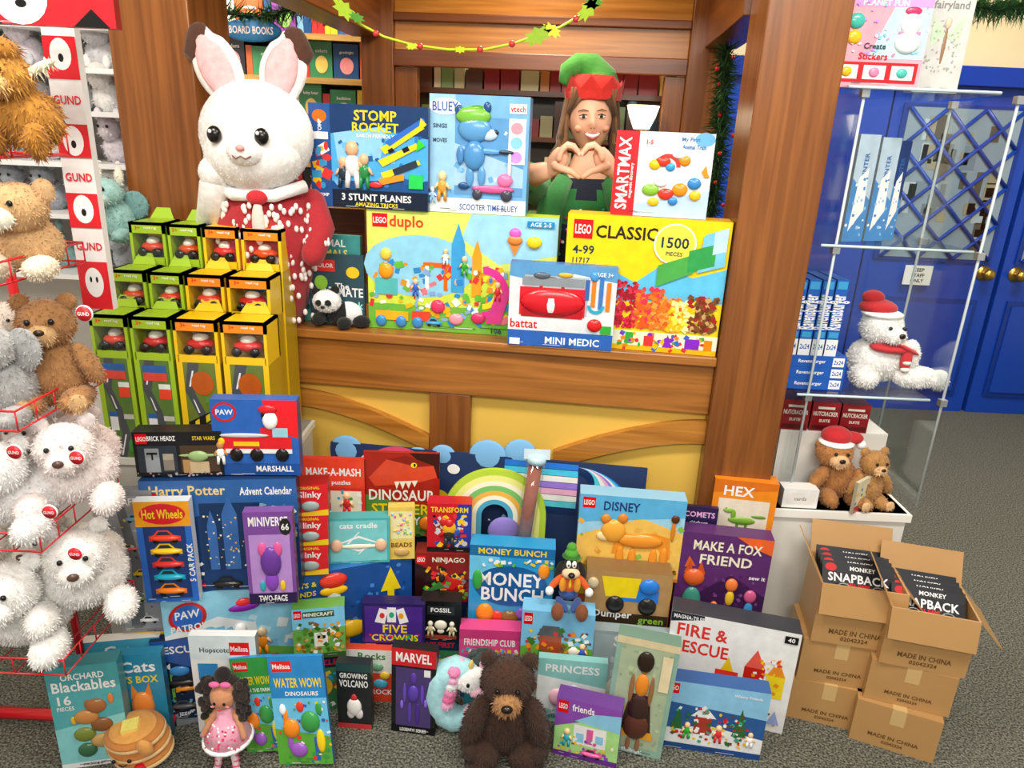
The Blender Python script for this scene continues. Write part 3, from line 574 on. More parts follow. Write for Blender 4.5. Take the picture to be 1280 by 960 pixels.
# ---------- road rug cases display ----------
stz=.72
q=MB(); q.span(-1.17,-.63,1.79,2.115,0,stz,mat('c8c8c0')); q.span(-1.18,-.62,1.785,2.115,stz-.02,stz,mat('e8e8e0')); q.build('display_plinth')
def rug(l,r,t,D,grn_):
    base='a0c428' if grn_ else 'efc41a'; c2='7a9c18' if grn_ else '2b2b28'
    P=S((l+r)/2,t,D); W=(r-l)*(P-C0).dot(F)/FL*.93; top=P.z; h=top-stz-.001; x=P.x
    mb=MB(); zt=.115; H_=h-zt
    mb.box((0,.05,H_/2),(W,.1,H_),mat(base),ms=[mat(c2),mat(dk(base,.8)),mat(base),mat(base),mat(base),mat(base)])
    art(mb,W,H_,(f"r 14 0 74 100 {'5a7a3a' if grn_ else '6a7a34'};p 4a4f55 26 0 52 0 72 24 56 50 36 70 52 100 26 100 14 72 40 46 48 24;p eee 38 2 42 2 60 24 56 24;p eee 30 64 34 62 44 50 40 50;p eee 24 76 28 76 38 92 34 92;"+('r 56 62 30 10 e84a2a;r 56 72 30 5 e8eef2;r 20 28 22 14 e8eef2;r 20 42 22 5 2a62a8;r 20 88 60 7 2a62a8;r 20 80 60 8 d84a3a;e 74 12 12 7 3a9a3a;r 60 40 28 5 c8c8c0' if grn_ else 'p 222 14 30 88 46 88 56 14 40;p f2cb1c 30 34 40 37 40 44 30 41;p f2cb1c 56 40 66 43 66 50 56 47;e 56 80 26 12 b8581c;e 28 16 12 8 8a5a2a;r 64 8 22 12 f7941d;r 58 60 26 6 5a8a3a')))
    mb.M=Matrix.Translation((0,0,H_))
    w=mat(base); mb.span(-W/2,-W/2+.008,0,.1,0,zt,w); mb.span(W/2-.008,W/2,0,.1,0,zt,w); mb.span(-W/2,W/2,.092,.1,0,zt,mat('e8e4d0')); mb.span(-W/2,W/2,0,.1,zt-.008,zt,w)
    mb.span(-W/2,W/2,0,.008,zt-.03,zt,mat('f08a1c' if not grn_ else base)); mb.span(-W/2+.006,W/2-.006,0,.006,0,.02,w)
    art(mb,W,zt,'t 24 87 9 d22 20 0 3+;t 60 87 8 fff 40 0 road rug')
    cc=random.choice(['d33','e8452c','c22','e0501c']); mb.ell((0,.03,.045),(W*.33,.028,.016),mat(cc,'plastic')); mb.ell((0,.03,.06),(W*.18,.02,.014),mat('e8e0d0','plastic'))
    for d in(-1,1): mb.cyl((d*W*.2,.0,.033),(d*W*.2,.012,.033),.012,.012,mat('111','plastic'),12)
    mb.ell((0,.06,.075),(W*.3,.02,.012),mat('f2c21c' if grn_ else '2a8ad0','plastic'))
    mb.add([(-W/2+.008,-.0005,.02),(W/2-.008,-.0005,.02),(W/2-.008,-.0005,zt-.03),(-W/2+.008,-.0005,zt-.03)],[(0,1,2,3)],glass())
    mb.M=None
    mb.add([(-W*.35,.095,h),(W*.35,.095,h),(W*.2,.11,h+.03),(-W*.2,.11,h+.03)],[(0,1,2,3)],mat(base))
    mb.build('road_rug_case',Matrix.Translation((x,D,stz+.001)))
for D,t,ls in((2.0,278,[(158,206),(206,250),(250,298),(298,352)]),(1.895,338,[(134,182),(182,228),(228,280),(280,338)]),(1.79,394,[(108,158),(158,212),(212,272),(272,334)])):
    for i,(l,r) in enumerate(ls): rug(l,r,t+i*3,D,i<2)
# ---------- plush rack left ----------
rk=MB(); rw=mat('d8202a','plastic'); X0,X1,Y0,Y1=-1.42,-.925,1.24,1.53
zs=[S(50,y,1.36).z for y in(198,345,510,650,795)]
for z in zs:
    for dz in(0,.04): rk.tube([(X0,Y0,z+dz),(X1,Y0,z+dz),(X1,Y1,z+dz),(X0,Y1,z+dz),(X0,Y0,z+dz)],.0024,rw,6)
    n=9
    for i in range(n+1):
        x=X0+(X1-X0)*i/n; rk.tube([(x,Y0,z+.04),(x,Y0,z),(x,Y1,z),(x,Y1,z+.04)],.0016,rw,5)
    for i in range(6):
        y=Y0+(Y1-Y0)*i/5; rk.tube([(X1,y,z+.04),(X1,y,z)],.0016,rw,5)
for x,y in((X0,Y1+.012),(-1.1,Y1+.012)): rk.tube([(x,y,.0),(x,y,2.2)],.010,rw,8)
rk.tube([(X1+.02,Y1+.2,.03),(X1+.02,Y0-.06,.03)],.016,rw,8); rk.tube([(X1+.02,Y1+.04,.03),(X0,Y1+.04,.03)],.016,rw,8)
rk.build('plush_display_rack')
box('rack_sign',70,110,-30,386,'f4f0ec','r 0 0 100 16 d8202a;e 50 9 30 5 fff;e 40 10 4 1 111;e 60 10 4 1 111;t 50 21 2.6 d8202a 84 0 GUND;r 0 27 100 11 d8202a;e 50 33 32 4.5 fff;e 50 32 8 1.2 111;t 50 43 2.6 d8202a 84 0 GUND;r 0 49 100 10 d8202a;e 50 54 32 4.5 fff;e 50 53 8 1.2 111;t 50 66 2.6 d8202a 84 0 GUND;r 0 72 100 12 d8202a;e 50 79 32 4.5 fff;e 50 78 8 1.2 111;r 0 88 100 12 d8202a',D=1.58,dep=.02,side='ddd',sup=False)
box('rack_banner',-40,140,-60,32,'d8202a','e 34 40 20 40 fff;e 30 44 2 5 111;e 40 44 2 5 111;e 35 30 4 6 111;p 111 0 0 20 0 8 30;p 111 70 0 96 0 84 26',D=1.44,dep=.02,sup=False)
cow="0 0 .3 .32 .25 .27 b8802e;-.05 -.15 .66 .24 .22 .22 c08a38;-.05 -.35 .58 .15 .1 .1 e0b878;-.36 -.12 .74 .16 .04 .04 efe0c4 0 25 0;.28 -.12 .74 .16 .04 .04 efe0c4 0 -25 0;-.05 -.2 .86 .2 .16 .12 a8701e;-.1 -.44 .6 .02 .02 .02 !111;0 -.44 .6 .02 .02 .02 !111;-.14 -.35 .7 .022 .02 .022 !111;.05 -.35 .7 .022 .02 .022 !111;-.2 -.22 .1 .1 .12 .16 a8701e;.2 -.22 .1 .1 .12 .16 a8701e"
plush('highland_cow_plush',40,188,136,cow,D=1.38,fur=.012,dens=36000)
dog="0 .05 .3 .3 .26 .28 c9a070;.02 -.1 .68 .28 .25 .24 c8a070;-.02 -.33 .6 .15 .1 .11 f0e4d0;.27 -.05 .84 .11 .06 .12 d8b080;-.24 -.05 .86 .11 .06 .11 d8b080;-.08 -.34 .74 .03 .02 .03 !111;.12 -.34 .74 .03 .02 .03 !111;-.02 -.43 .62 .04 .02 .03 !321;-.22 -.2 .12 .14 .2 .12 e8d8c0;.22 -.2 .12 .14 .2 .12 e8d8c0"
plush('fawn_plush',42,344,126,dog,D=1.38,fur=.005,dens=46000)
plush('teddy_bear_plush',76,505,142,teddy('a57648','c8a070'),D=1.41,fur=.007,dens=46000,yaw=20)
EL="0 0 .35 .3 .25 .33 a8a8a8;.02 -.15 .75 .25 .2 .22 b0b0b0;.05 -.35 .6 .07 .08 .2 b0b0b0;.3 -.05 .72 .16 .04 .2 a0a0a0;-.25 -.05 .72 .16 .04 .2 a0a0a0;.2 -.2 .1 .12 .2 .1 a8a8a8;.14 -.34 .8 .02 .02 .02 !111"
plush('elephant_plush',12,522,128,EL,D=1.34,fur=.005,dens=46000)
plush('elephant_plush',34,470,100,EL.replace('a8a8a8','c8bcb0').replace('b0b0b0','d0c4b8'),D=1.5,fur=.005,dens=40000)
for (x,b,h,D,yw,c) in((28,652,136,1.33,0,'ece6e4'),(96,626,132,1.38,22,'f0dedc'),(36,800,142,1.33,10,'f0ece4'),(108,756,134,1.38,26,'f0e8e2'),(62,596,112,1.48,0,'e4dcd8'),(2,590,110,1.48,0,'e0dad6'),(112,590,100,1.5,10,'e8d4d2'),(70,724,110,1.48,5,'e6e0d8'),(8,730,112,1.48,0,'e4dcd4'),(120,716,90,1.5,10,'e8e0d8')):
    plush('polar_bear_plush',x,b,h,f"0 .05 .3 .36 .3 .3 {c};.02 -.2 .62 .24 .22 .22 {c};.02 -.42 .56 .13 .1 .1 {c};.02 -.52 .6 .045 .025 .035 !5a4038;-.16 -.12 .82 .075 .04 .075 {c};.2 -.12 .82 .075 .04 .075 {c};-.07 -.41 .69 .022 .02 .024 !111;.11 -.41 .69 .022 .02 .024 !111;-.28 -.3 .14 .13 .2 .13 {c};.3 -.3 .14 .13 .2 .13 {c}",D=D,fur=.006,dens=42000 if D<1.45 else 26000,yaw=yw)
for x,y in((18,565),(96,572),(94,692),(105,392),(62,640)):
    q=MB(); q.cyl((0,0,0),(0,.003,0),.0145,.0145,mat('fff'),20); q.cyl((0,-.002,0),(0,0,0),.013,.013,mat('d8202a'),20); q.M=Matrix.Translation((0,-.0025,-.008)); art(q,.024,.016,'t 50 50 40 fff 85 0 GUND'); q.M=None
    q.build('hang_tag',Matrix.Translation(S(x,y,1.19)))
# shelving of plush behind rack
q=MB(); q.span(-2.2,-1.2,2.62,2.64,0,2.4,mat('e4e0dc'))
rn=random.Random(3)
for y in(330,260,200,140,90,40):
    z=S(120,y,2.5).z; q.span(-2.2,-1.2,2.3,2.62,z-.015,z,mat('f0f0f0'))
    for x in range(9):
        c=rn.choice(['c8c8cc','9aa0a8','e8e4e0','8ab0b0','b8c0c8','d8d0d8']); xx=-2.1+x*.11+rn.random()*.03; w=rn.uniform(.04,.055)
        q.ell((xx,2.42,z+.045),(w,.05,.05),mat(c,'fur'),fur=True); q.ell((xx,2.38,z+.105),(w*.75,.04,.04),mat(c,'fur'),fur=True)
        for e in(-1,1): q.ell((xx+e*.03,2.38,z+.145),(.012,.01,.02),mat(c,'fur'),fur=True); q.ell((xx+e*.014,2.342,z+.11),(.005,.004,.005),mat('111','plastic'),nu=6,nv=5)
q.fur(9000,.008); q.build('plush_toy_shelf')
DR="0 0 .3 .3 .25 .3 8fb8b4;0 -.15 .68 .24 .2 .2 9cc4c0;0 -.33 .6 .14 .1 .1 b8d4d0;-.15 0 .9 .06 .06 .12 e8e0d0;.15 0 .9 .06 .06 .12 e8e0d0;.3 .05 .5 .2 .05 .2 6f9a98;-.3 .05 .5 .2 .05 .2 6f9a98;-.08 -.34 .74 .03 .02 .03 !111;.08 -.34 .74 .03 .02 .03 !111;-.2 -.2 .1 .12 .2 .1 8fb8b4;.2 -.2 .1 .12 .2 .1 8fb8b4"
plush('dragon_plush',146,300,88,DR,D=2.15,fur=.006)
# ---------- floor pile ----------
T=.416
pp=MB(); W=.672; a0=Vector((-.893,1.58,0)); yw=22.6; H1=.416; dp=.06
pp.box((W/2,dp/2,H1/2),(W,dp,H1),mat('4aa8dc'),ms=[mat('2a62a8'),mat('2a62a8'),mat('4aa8dc'),mat('2a62a8'),mat('2a62a8'),mat('2d6fb8')])
pp.M=Matrix.Translation((W/2,0,0))
art(pp,W,H1,'p 8fd0ee 0 100 55 100 60 40 0 30;p e8f4f8 0 72 20 80 34 70 30 58 0 54;c 0 44 50 50 30 4 6 b8e0f4,7ac4e8,e8f4f8;p 1d4f98 50 100 100 100 100 0 62 0 55 50;c 56 20 44 76 40 2 8 2a6ac8,4a8ad8,163c7c;p 6ab04a 0 44 30 54 58 40 58 22 0 20;p 8a8f98 0 10 60 28 80 20 100 30 100 0 0 0;e 9 84 7 11 c22;e 9 84 5.5 9 2a6ac8;t 9 86 6 fff 9 0 PAW;t 9 76 5 fff 13 0 PATROL;s 66 66 3.5 24 d8dde4;s 66 92 6 6 e33a2a;s 66 84 6 4 f7c51d;s 72 50 9 7 f7c51d;r 62 24 10 34 e8a020;r 64 30 6 26 f7c51d;p f7d51d 89 42 92 42 92 76 95 76 90.5 95 86 76 89 76;s 30 84 6 3 82a;s 30 88 3 3 e33;f 28 46 26 e33a2a fff;f 36 44 22 f7941d e8c8a0;f 14 44 24 2a6ac8 c78a4a;k 40 34 14 d33;k 24 30 14 2a6ac8;k 8 28 13 f7941d;k 55 30 12 7ac043;k 82 28 14 e05a9a;t 52 92 4 f7d51d 16 0 LIGHTS &;t 52 85 4 f7d51d 16 0 SOUNDS')
pp.M=None
pp.build('playset_box',Matrix.Translation(a0)@Matrix.Rotation(radians(yw),4,'Z'))
q=MB(); q.span(0,.3,0,.16,0,T-.001,mat(CARD)); q.build('shipping_carton',Matrix.Translation((-.575,1.815,0))@Matrix.Rotation(radians(8),4,'Z'))
T=T+.001
hp=box('advent_calendar_box',188,370,600,738,'1a3c70','p 2f62a4 0 100 100 100 100 60 50 75 0 55;t 30 90 11 f2d28a 48 0 Harry Potter;t 80 90 7 fff 34 0 Advent Calendar;r 36 20 40 60 16345f;p 3a6ab0 40 20 46 20 46 60 43 74 40 60;p 3a6ab0 50 20 60 20 60 70 55 86 50 70;p 4a7ac0 64 20 72 20 72 55 68 68 64 55;c 36 20 40 50 50 1.2 4 f7c51d,ffd;e 84 68 6 9 e8f0ff;e 84 46 6 8 7ab;k 50 4 20 222;c 0 4 36 30 30 4 9 c22,fff,f7c51d,2a62a8;c 74 20 24 60 40 3 5 4a7ac0,fff,c9a24a,8ab;f 80 5 32 333 fc9;f 90 5 30 a33 fc9;e 8 84 5 6 d01;r 4 16 28 36 22487e',z=T,dep=.055,D=1.635,yaw=8,sup=False)
box('vehicle_puzzle_box',142,198,614,790,'8a8d92','r 6 3 88 94 9a9da3;p 6a6d72 20 5 50 5 60 50 40 95 20 95 40 50;k 60 80 40 7ac;k 40 60 36 d66;k 60 42 40 e8c030;k 40 24 36 7a5;k 60 8 40 fff;t 50 93 5 fff 70 0 TRAFFIC;c 10 10 80 80 20 6 2 c8c8c8,4a4d52,e8c030',D=1.6,dep=.03,yaw=8)
box('toy_car_pack',176,240,627,747,'2a6ac8','r 0 76 100 24 f2a01c;e 50 88 42 10 d8202a;t 50 88 9 f7d51d 74 0 Hot Wheels;r 12 4 76 72 1d3a78;k 50 62 58 e8452c;k 50 49 58 f7c51d;k 50 36 58 d33;k 50 23 58 2ac;k 50 9 58 f08020;t 93 40 5 fff 40 90 5 CAR PACK',D=1.575,z=T,dep=.03,yaw=8,sup=False,side='e8eef4')
box('toy_rescue_truck_box',268,372,500,602,'2a62b8','p e8202a 60 100 100 100 100 50 70 60;r 0 0 100 16 1d4f98;t 70 9 8 fff 44 0 MARSHALL;e 16 84 14 13 c22;e 16 84 11 10 2a6ac8;t 16 84 7 fff 20 0 PAW;s 68 74 9 12 fff;s 62 80 4 6 111;s 66 88 11 6 d8202a;s 65 76 1.5 2 111;s 71 76 1.5 2 111;r 56 50 30 14 d8202a;r 12 34 80 18 d8202a;r 70 52 18 12 9cd;r 14 30 78 6 e8e8e8;s 36 54 30 3 c8ccd0;s 26 28 8 9 111;s 50 28 8 9 111;s 80 28 8 9 111;s 26 28 4 4 f7c51d;s 50 28 4 4 f7c51d;s 80 28 4 4 f7c51d;s 10 46 4 5 f7c51d;r 24 40 30 6 f7c51d;f 8 16 30 fff c78a4a',z=hp['top']+.004,D=1.665,dep=.04,yaw=5,sup=False)
box('building_brick_box',172,276,540,606,'1a1c22','r 0 0 100 100 16181d;r 3 74 13 22 d01;t 9.5 85 10 fff 11 0 LEGO;t 32 86 11 fff 32 0 BRICK HEADZ;t 80 86 9 e8c030 26 0 STAR WARS;r 52 10 44 60 4a3828;r 4 10 44 60 2a3440;r 12 10 16 34 9aa2a8;r 12 44 16 20 8a9298;r 14 50 12 5 111;r 19 38 2 12 111;r 32 14 12 24 8a8278;r 32 38 12 14 a8a090;r 54 8 18 30 b08a58;s 72 46 12 12 9ab87a;s 60 48 10 3 9ab87a;s 84 48 10 3 9ab87a;s 68 46 2 3 111;s 76 46 2 3 111;r 62 8 22 26 c8b08a;c 2 2 96 8 20 3 5 888,aaa,c88',z=hp['top']+.004,D=1.64,dep=.05,yaw=8,sup=False)
box('toy_figure_box',308,366,640,724,'7a4a9a','r 8 10 84 66 b48ad0;t 50 90 10 fff 80 0 MINIVERSE;e 84 84 12 9 222;t 84 84 7 fff 16 0 66;s 50 46 22 17 6a3a9a;s 34 60 9 8 e05a9a;s 66 60 9 8 e05a9a;s 44 48 4 5 111;s 58 48 4 5 111;s 50 26 14 12 8a4ac0;r 0 0 100 12 2a1c4a;t 50 6 7 fff 60 0 TWO-FACE;s 30 20 6 6 3ab;s 72 20 6 6 e8c030',z=T,D=1.588,dep=.03,yaw=8,sup=False)
zz=T
for i,(t,b) in enumerate(((682,717),(645,682),(606,645))):
    r_=box('spring_toy_box',366,409,t,b,'d8202a','r 0 0 100 100 d8202a;p f7c51d 0 0 100 0 100 20 0 8;t 50 66 26 fff 80 0 Slinky;s 50 32 26 16 9aa;e 50 32 14 8 333;t 50 90 9 f7d51d 70 0 ORIGINAL',z=zz,D=1.72,dep=.06,yaw=10,sup=False,side='a81820')
    zz=r_['top']+.0005
box('puzzle_book',380,456,574,672,'d8382c','r 0 64 100 36 e8452c;t 50 84 10 fff 88 0 MAKE-A-MASH;t 50 70 7 fff 60 0 your puzzles;r 4 30 36 30 4aa8dc;r 44 30 50 30 f2e8d0;s 22 44 10 10 f7c51d;f 70 30 28 d33 fc9;c 4 4 92 56 30 7 6 3a3,f7c51d,4aa8dc,fff;t 30 48 7 fff 34 0 Brain',z=T,D=1.93,dep=.02,yaw=2,sup=False)
box('dinosaur_sticker_book',456,549,566,670,'a82418','p 5a8a3a 0 0 100 0 100 30 0 50;p 3a100c 0 100 60 100 100 70 100 100;p d8482a 6 70 30 92 56 97 92 86 97 72 74 66 40 62 14 60;p 8a1c14 30 92 56 97 92 86 70 84;e 66 86 4 3 f7e01d;e 67 86 1.5 2 111;p f4ecd0 40 66 43 57 47 66 51 57 55 66 59 58 63 67 67 60 71 68;c 0 0 100 26 40 6 3 3a6a2a,6a9a3a,244a1c,c8382a;t 50 50 13 f7f2e0 88 0 DINOSAUR;t 48 33 13 f7d51d 78 0 STICKER;t 42 19 10 fff 66 0 ACTIVITY;t 42 7 10 f7d51d 52 0 BOOK;s 84 16 11 9 f08020',z=T,D=1.95,dep=.012,yaw=2,sup=False)
box('string_game_box',411,486,648,706,'4ab0b4','r 4 5 92 90 7accd0;t 50 84 12 fff 70 0 cats cradle;s 50 38 32 5 f0ead0;p fff 14 44 50 62 86 44 50 26;p 7accd0 20 44 50 57 80 44 50 31;s 14 40 10 14 e8b898;s 86 40 10 14 e8b898;p fff 30 44 50 70 52 70 34 44;p fff 70 44 50 20 48 20 66 44',z=T,D=1.79,dep=.04,yaw=8,sup=False)
box('bead_kit_box',486,518,634,694,'e8c860','r 8 40 84 52 f4e4a8;C 12 44 76 44 30 12 5 d6a,8cf,fc6,9c6,c9f;t 50 28 9 7a4a20 80 0 BEADS;s 50 14 30 8 c8a060',z=T,D=1.82,dep=.03,yaw=8,sup=False)
b1=box('ninja_building_box',519,586,692,752,'8a1818','p 2a1010 0 0 60 0 40 60 0 80;r 3 78 17 18 d01;t 11 87 9 fff 14 0 LEGO;t 62 86 13 f7e8d0 66 0 NINJAGO;c 20 10 76 62 60 9 4 d33,222,f08020,3a3,888,f7c51d;p c22 30 30 60 56 90 44 70 26;p 3a7a3a 20 20 46 44 56 30;s 50 50 6 9 222;k 56 8 44 333',D=1.83,dep=.06,yaw=2)
box('action_figure_box',534,589,630,693,'c81828','p 2a3a9a 50 0 100 0 100 100 70 100;t 50 88 11 f7d51d 84 0 TRANSFORM;c 14 14 74 62 50 12 8 d33,2a4aa8,f7c51d,111,ccc;s 50 50 16 16 e8b020;s 38 62 10 9 c22;s 66 40 10 10 2a4aa8;f 50 10 60 333 c22;r 0 0 100 10 111',z=b1['top']+.001,D=1.84,dep=.05,yaw=2,sup=False)
box('brick_minecart_box',368,430,760,822,'6aa84a','r 0 60 100 40 7ac4e8;r 3 80 15 17 d01;t 10 88 8 fff 12 0 LEGO;r 20 82 60 12 3a5a2a;t 50 88 7 fff 56 0 MINECRAFT;c 8 12 86 60 70 9 4 5a8a2a,8a5a2a,3a6a1a,c8a060,f7941d,fff;r 40 24 26 28 e8e8e0;r 46 40 6 6 111;r 56 40 6 6 111;r 0 0 100 10 3a5a2a',D=1.655,dep=.045,yaw=12)
box('card_game_box',453,531,755,806,'2a1c5a','r 4 6 92 88 4a2a8a;t 52 40 20 f7d51d 70 0 FIVE;t 52 18 16 f7d51d 84 0 CROWNS;p f4f0f8 20 56 36 52 42 86 28 90;p f4f0f8 40 56 54 56 54 92 40 92;p f4f0f8 60 52 74 58 66 92 54 86;e 32 72 4 7 d33;e 47 74 4 7 2a8;e 62 72 4 7 e8a020;c 6 8 88 20 14 4 2 e33,3a3,39c',D=1.735,dep=.04,yaw=2)
box('fossil_kit_box',526,576,752,800,'111214','r 16 66 68 22 2a2c30;t 50 78 11 fff 60 0 FOSSIL;s 50 40 16 12 e8e0cc;s 44 42 4 5 111;s 56 42 4 5 111;s 50 24 9 6 e8e0cc;f 24 10 40 c8b890 e8e0cc;f 78 10 40 c8b890 e8e0cc;r 10 4 80 10 a03a2a',D=1.755,dep=.05,yaw=0)
mb_=box('board_game_box',586,691,684,788,'2a9ad4','p 6ac4ec 0 100 30 100 50 50 0 60;r 0 88 100 12 1a6aa8;t 50 94 7 f7d51d 80 0 MONEY BUNCH;e 50 54 44 24 1a5a9a;t 50 62 16 fff 78 0 MONEY;t 52 44 16 fff 74 0 BUNCH;s 10 60 6 12 3aa84a;s 88 74 7 9 f7941d;s 20 20 11 12 f08a20;s 50 16 12 9 8a5a2a;s 78 20 12 12 f7d51d;s 35 16 8 8 e33a2a;s 64 22 7 7 9a5ac0;s 16 23 2 3 fff;s 24 23 2 3 fff;s 74 23 2 3 fff;s 82 23 2 3 fff;s 46 18 2 2.4 fff;s 54 18 2 2.4 fff;c 0 0 100 12 30 5 5 3a3,f7c51d,f08020;c 0 78 100 9 20 5 6 f7c51d,fff,6b3',D=1.80,dep=.06,yaw=-2)
box('craft_kit_box',574,650,788,826,'e04a8a','r 0 70 100 30 c83a78;t 50 60 22 fff 84 0 FRIENDSHIP CLUB;c 4 4 92 34 40 7 5 f7c51d,fff,9a5ac0,4ac',D=1.735,dep=.05,yaw=0)
lg=box('farm_building_box',651,741,766,836,'7ac0e8','p 6aa83a 0 0 100 0 100 40 50 50 0 36;r 3 76 12 20 d01;t 9 86 9 fff 10 0 LEGO;c 10 10 84 60 80 7 2 d33,f7c51d,8a5a2a,3a7a2a,fff,f7941d,555;r 26 24 30 34 a8482a;p 5a5d62 22 58 60 58 52 76 30 76;s 74 34 8 8 e8e0d0;s 70 22 4 6 f0a0a0;f 86 20 30 36c fc9;r 0 0 100 8 e8a020',D=1.71,dep=.06,yaw=-4)
box('science_kit_box',671,756,826,903,'8ac8c4','p e8f2f0 0 20 100 20 100 60 0 74;t 50 86 12 fff 80 0 PRINCESS;s 30 40 12 14 f0b8c8;s 70 36 14 13 f7e0a0;s 54 50 8 12 c8b0e0;c 4 4 92 20 20 6 3 fff,5a9a98,f0b8c8;t 50 10 7 2a6a68 80 0 sticker scenes',z=0,dep=.025,yaw=-4)
plush('dog_character_plush',707,782,96,"0 0 .36 .15 .13 .18 ~e8601c;0 -.02 .2 .14 .12 .1 ~2a4a8a;0 -.05 .64 .12 .11 .13 ~16130f;0 -.15 .6 .13 .08 .08 ~e8c8a0;0 -.25 .63 .05 .05 .04 !111;-.04 -.13 .73 .035 .03 .06 !fff;.04 -.13 .73 .035 .03 .06 !fff;-.04 -.16 .73 .012 .01 .02 !111;.04 -.16 .73 .012 .01 .02 !111;0 -.02 .84 .1 .09 .07 ~4a9a2a;0 .0 .92 .07 .06 .08 ~4a9a2a;.0 -.02 .8 .13 .12 .025 ~2a6a1a;-.16 -.05 .6 .05 .03 .14 ~16130f 0 20 0;.16 -.05 .6 .05 .03 .14 ~16130f 0 -20 0;-.2 -.08 .4 .05 .05 .16 ~e8601c 0 35 0;.2 -.08 .4 .05 .05 .16 ~e8601c 0 -35 0;-.28 -.12 .28 .06 .05 .07 ~fff;.28 -.12 .28 .06 .05 .07 ~fff;-.1 -.2 .12 .06 .18 .06 ~2a4a8a 0 0 20;.1 -.2 .12 .06 .18 .06 ~2a4a8a 0 0 -20;-.17 -.38 .12 .09 .1 .13 ~7a4420;.17 -.38 .12 .09 .1 .13 ~7a4420;0 -.14 .42 .02 .02 .08 ~f7d51d;-.1 -.13 .4 .05 .04 .12 ~f0a020;.1 -.13 .4 .05 .04 .12 ~f0a020",z=lg['top']+.001,D=1.755,fur=0)
# mats behind
mm=MB(); W=.99; Hm=.665
mm.span(0,W,0,.012,0,Hm,mat('17305f','matte'))
for x,z,r in((.05,.64,.055),(.28,.63,.045),(.50,.66,.06),(.60,.68,.05),(.36,.65,.04)): mm.ell((x,.006,z),(r,.008,r*.9),mat('7ab4e4','matte'))
mm.M=Matrix.Translation((W/2,0,0))
ar='c 2 40 60 55 90 1 4 fff,f7c51d,9cf;'
for i,c in enumerate(['2a7ae0','4ac8f0','f8f4ec','9a7ae0','f4b0d0','f8f4ec','58d0e0','17305f']):
    r=20-i*2.1; ar+=f'r 56 {99-i*3.15-2.8} 23 2.9 {c};a 79 {98-r*1.49} {r-2.1} {r} 0 90 {c};'
for i,c in enumerate(['e8507a','fff','f08a3a','fff','9a5ac0','fff']): ar+=f'a 22 82 {11-i*1.6} {12.6-i*1.6} 0 180 {c};'
ar+='e 8 86 3 5 7ab4e4;e 35 76 4 5 f7c51d;e 46 86 3 4 7ab4e4;e 5 70 3 4 e8507a;e 40 92 2 2.5 fff;e 12 93 2 2.5 fff'
art(mm,W,Hm,ar); mm.M=None
mm.build('space_play_mat',Matrix.Translation(K(.10,-.085,0.0))@Matrix.Rotation(radians(KY),4,'Z')@Matrix.Rotation(radians(-3),4,'X'))
rbm=MB()
for c,r1,r0 in [('b8d83a',1.0,.88),('f0f08a',.88,.76),('fff6d8',.76,.66),('7ac46a',.66,.55),('f2b84a',.55,.45),('fff6d8',.45,.36),('4aa8c8',.36,.26)]:
    r1*=.155;r0*=.155; n=24; lg_=-.50; pr=[( -r1,lg_)]+[(r1*cos(pi-pi*i/n),r1*sin(pi-pi*i/n)) for i in range(n+1)]+[(r1,lg_)]
    pi_=[( -r0,lg_)]+[(r0*cos(pi-pi*i/n),r0*sin(pi-pi*i/n)) for i in range(n+1)]+[(r0,lg_)]
    m=mat(c,'matte'); N=len(pr)
    for i in range(N-1):
        A_,B_,C_,D_=pr[i],pr[i+1],pi_[i+1],pi_[i]
        rbm.add([(A_[0],0,A_[1]),(B_[0],0,B_[1]),(C_[0],0,C_[1]),(D_[0],0,D_[1]),(A_[0],.014,A_[1]),(B_[0],.014,B_[1]),(C_[0],.014,C_[1]),(D_[0],.014,D_[1])],[(0,3,2,1),(4,5,6,7),(0,1,5,4),(3,7,6,2)],m)
rbm.ell((.03,-.002,-.05),(.05,.01,.05),mat('8a7ac8','matte')); rbm.ell((-.02,-.002,-.12),(.045,.01,.045),mat('7ab4e4','matte'))
zc=S(618,652,1.93); rbm.build('rainbow_play_mat',Matrix.Translation((zc.x,1.925,.513)))
q=MB(); a_=S(652,690,1.875); b_=S(671,572,1.895); d_=(b_-a_)
q.tube([a_,b_],.028,glass(),18); q.tube([a_+d_*.02,b_-d_*.08],.020,mat('9a5a4a','cloth'),16); q.tube([b_-d_*.05,b_+d_*.02],.029,mat('b8d8e8','plastic'),18); q.box(b_+Vector((.0,-.01,.015)),(.075,.004,.03),mat('cfe4f0','plastic'))
q.tube([a_,a_-d_*.02,Vector((a_.x,a_.y,0))],.013,mat('9a5a4a','cloth'),10)
q.build('craft_tube')
gt=box('toy_dump_truck_box',731,836,716,792,'b08a58','r 0 0 100 34 3a2c20;r 0 0 100 10 2a6a3a;t 34 30 15 fff 60 0 Dumper;t 80 22 11 8cc63f 30 0 green;t 80 10 11 8cc63f 28 0 toys;r 30 54 52 18 2a7ad8;p f7d51d 24 60 60 60 64 92 18 92;s 74 80 12 12 2a7ad8;r 68 74 12 14 cde;r 62 54 24 20 2a7ad8;s 36 48 11 14 222;s 74 48 11 14 222;s 36 48 6 7 f7d51d;s 74 48 6 7 f7d51d;s 8 80 7 9 d8c8a0',D=1.80,dep=.07,yaw=-4,side='8a6a40')
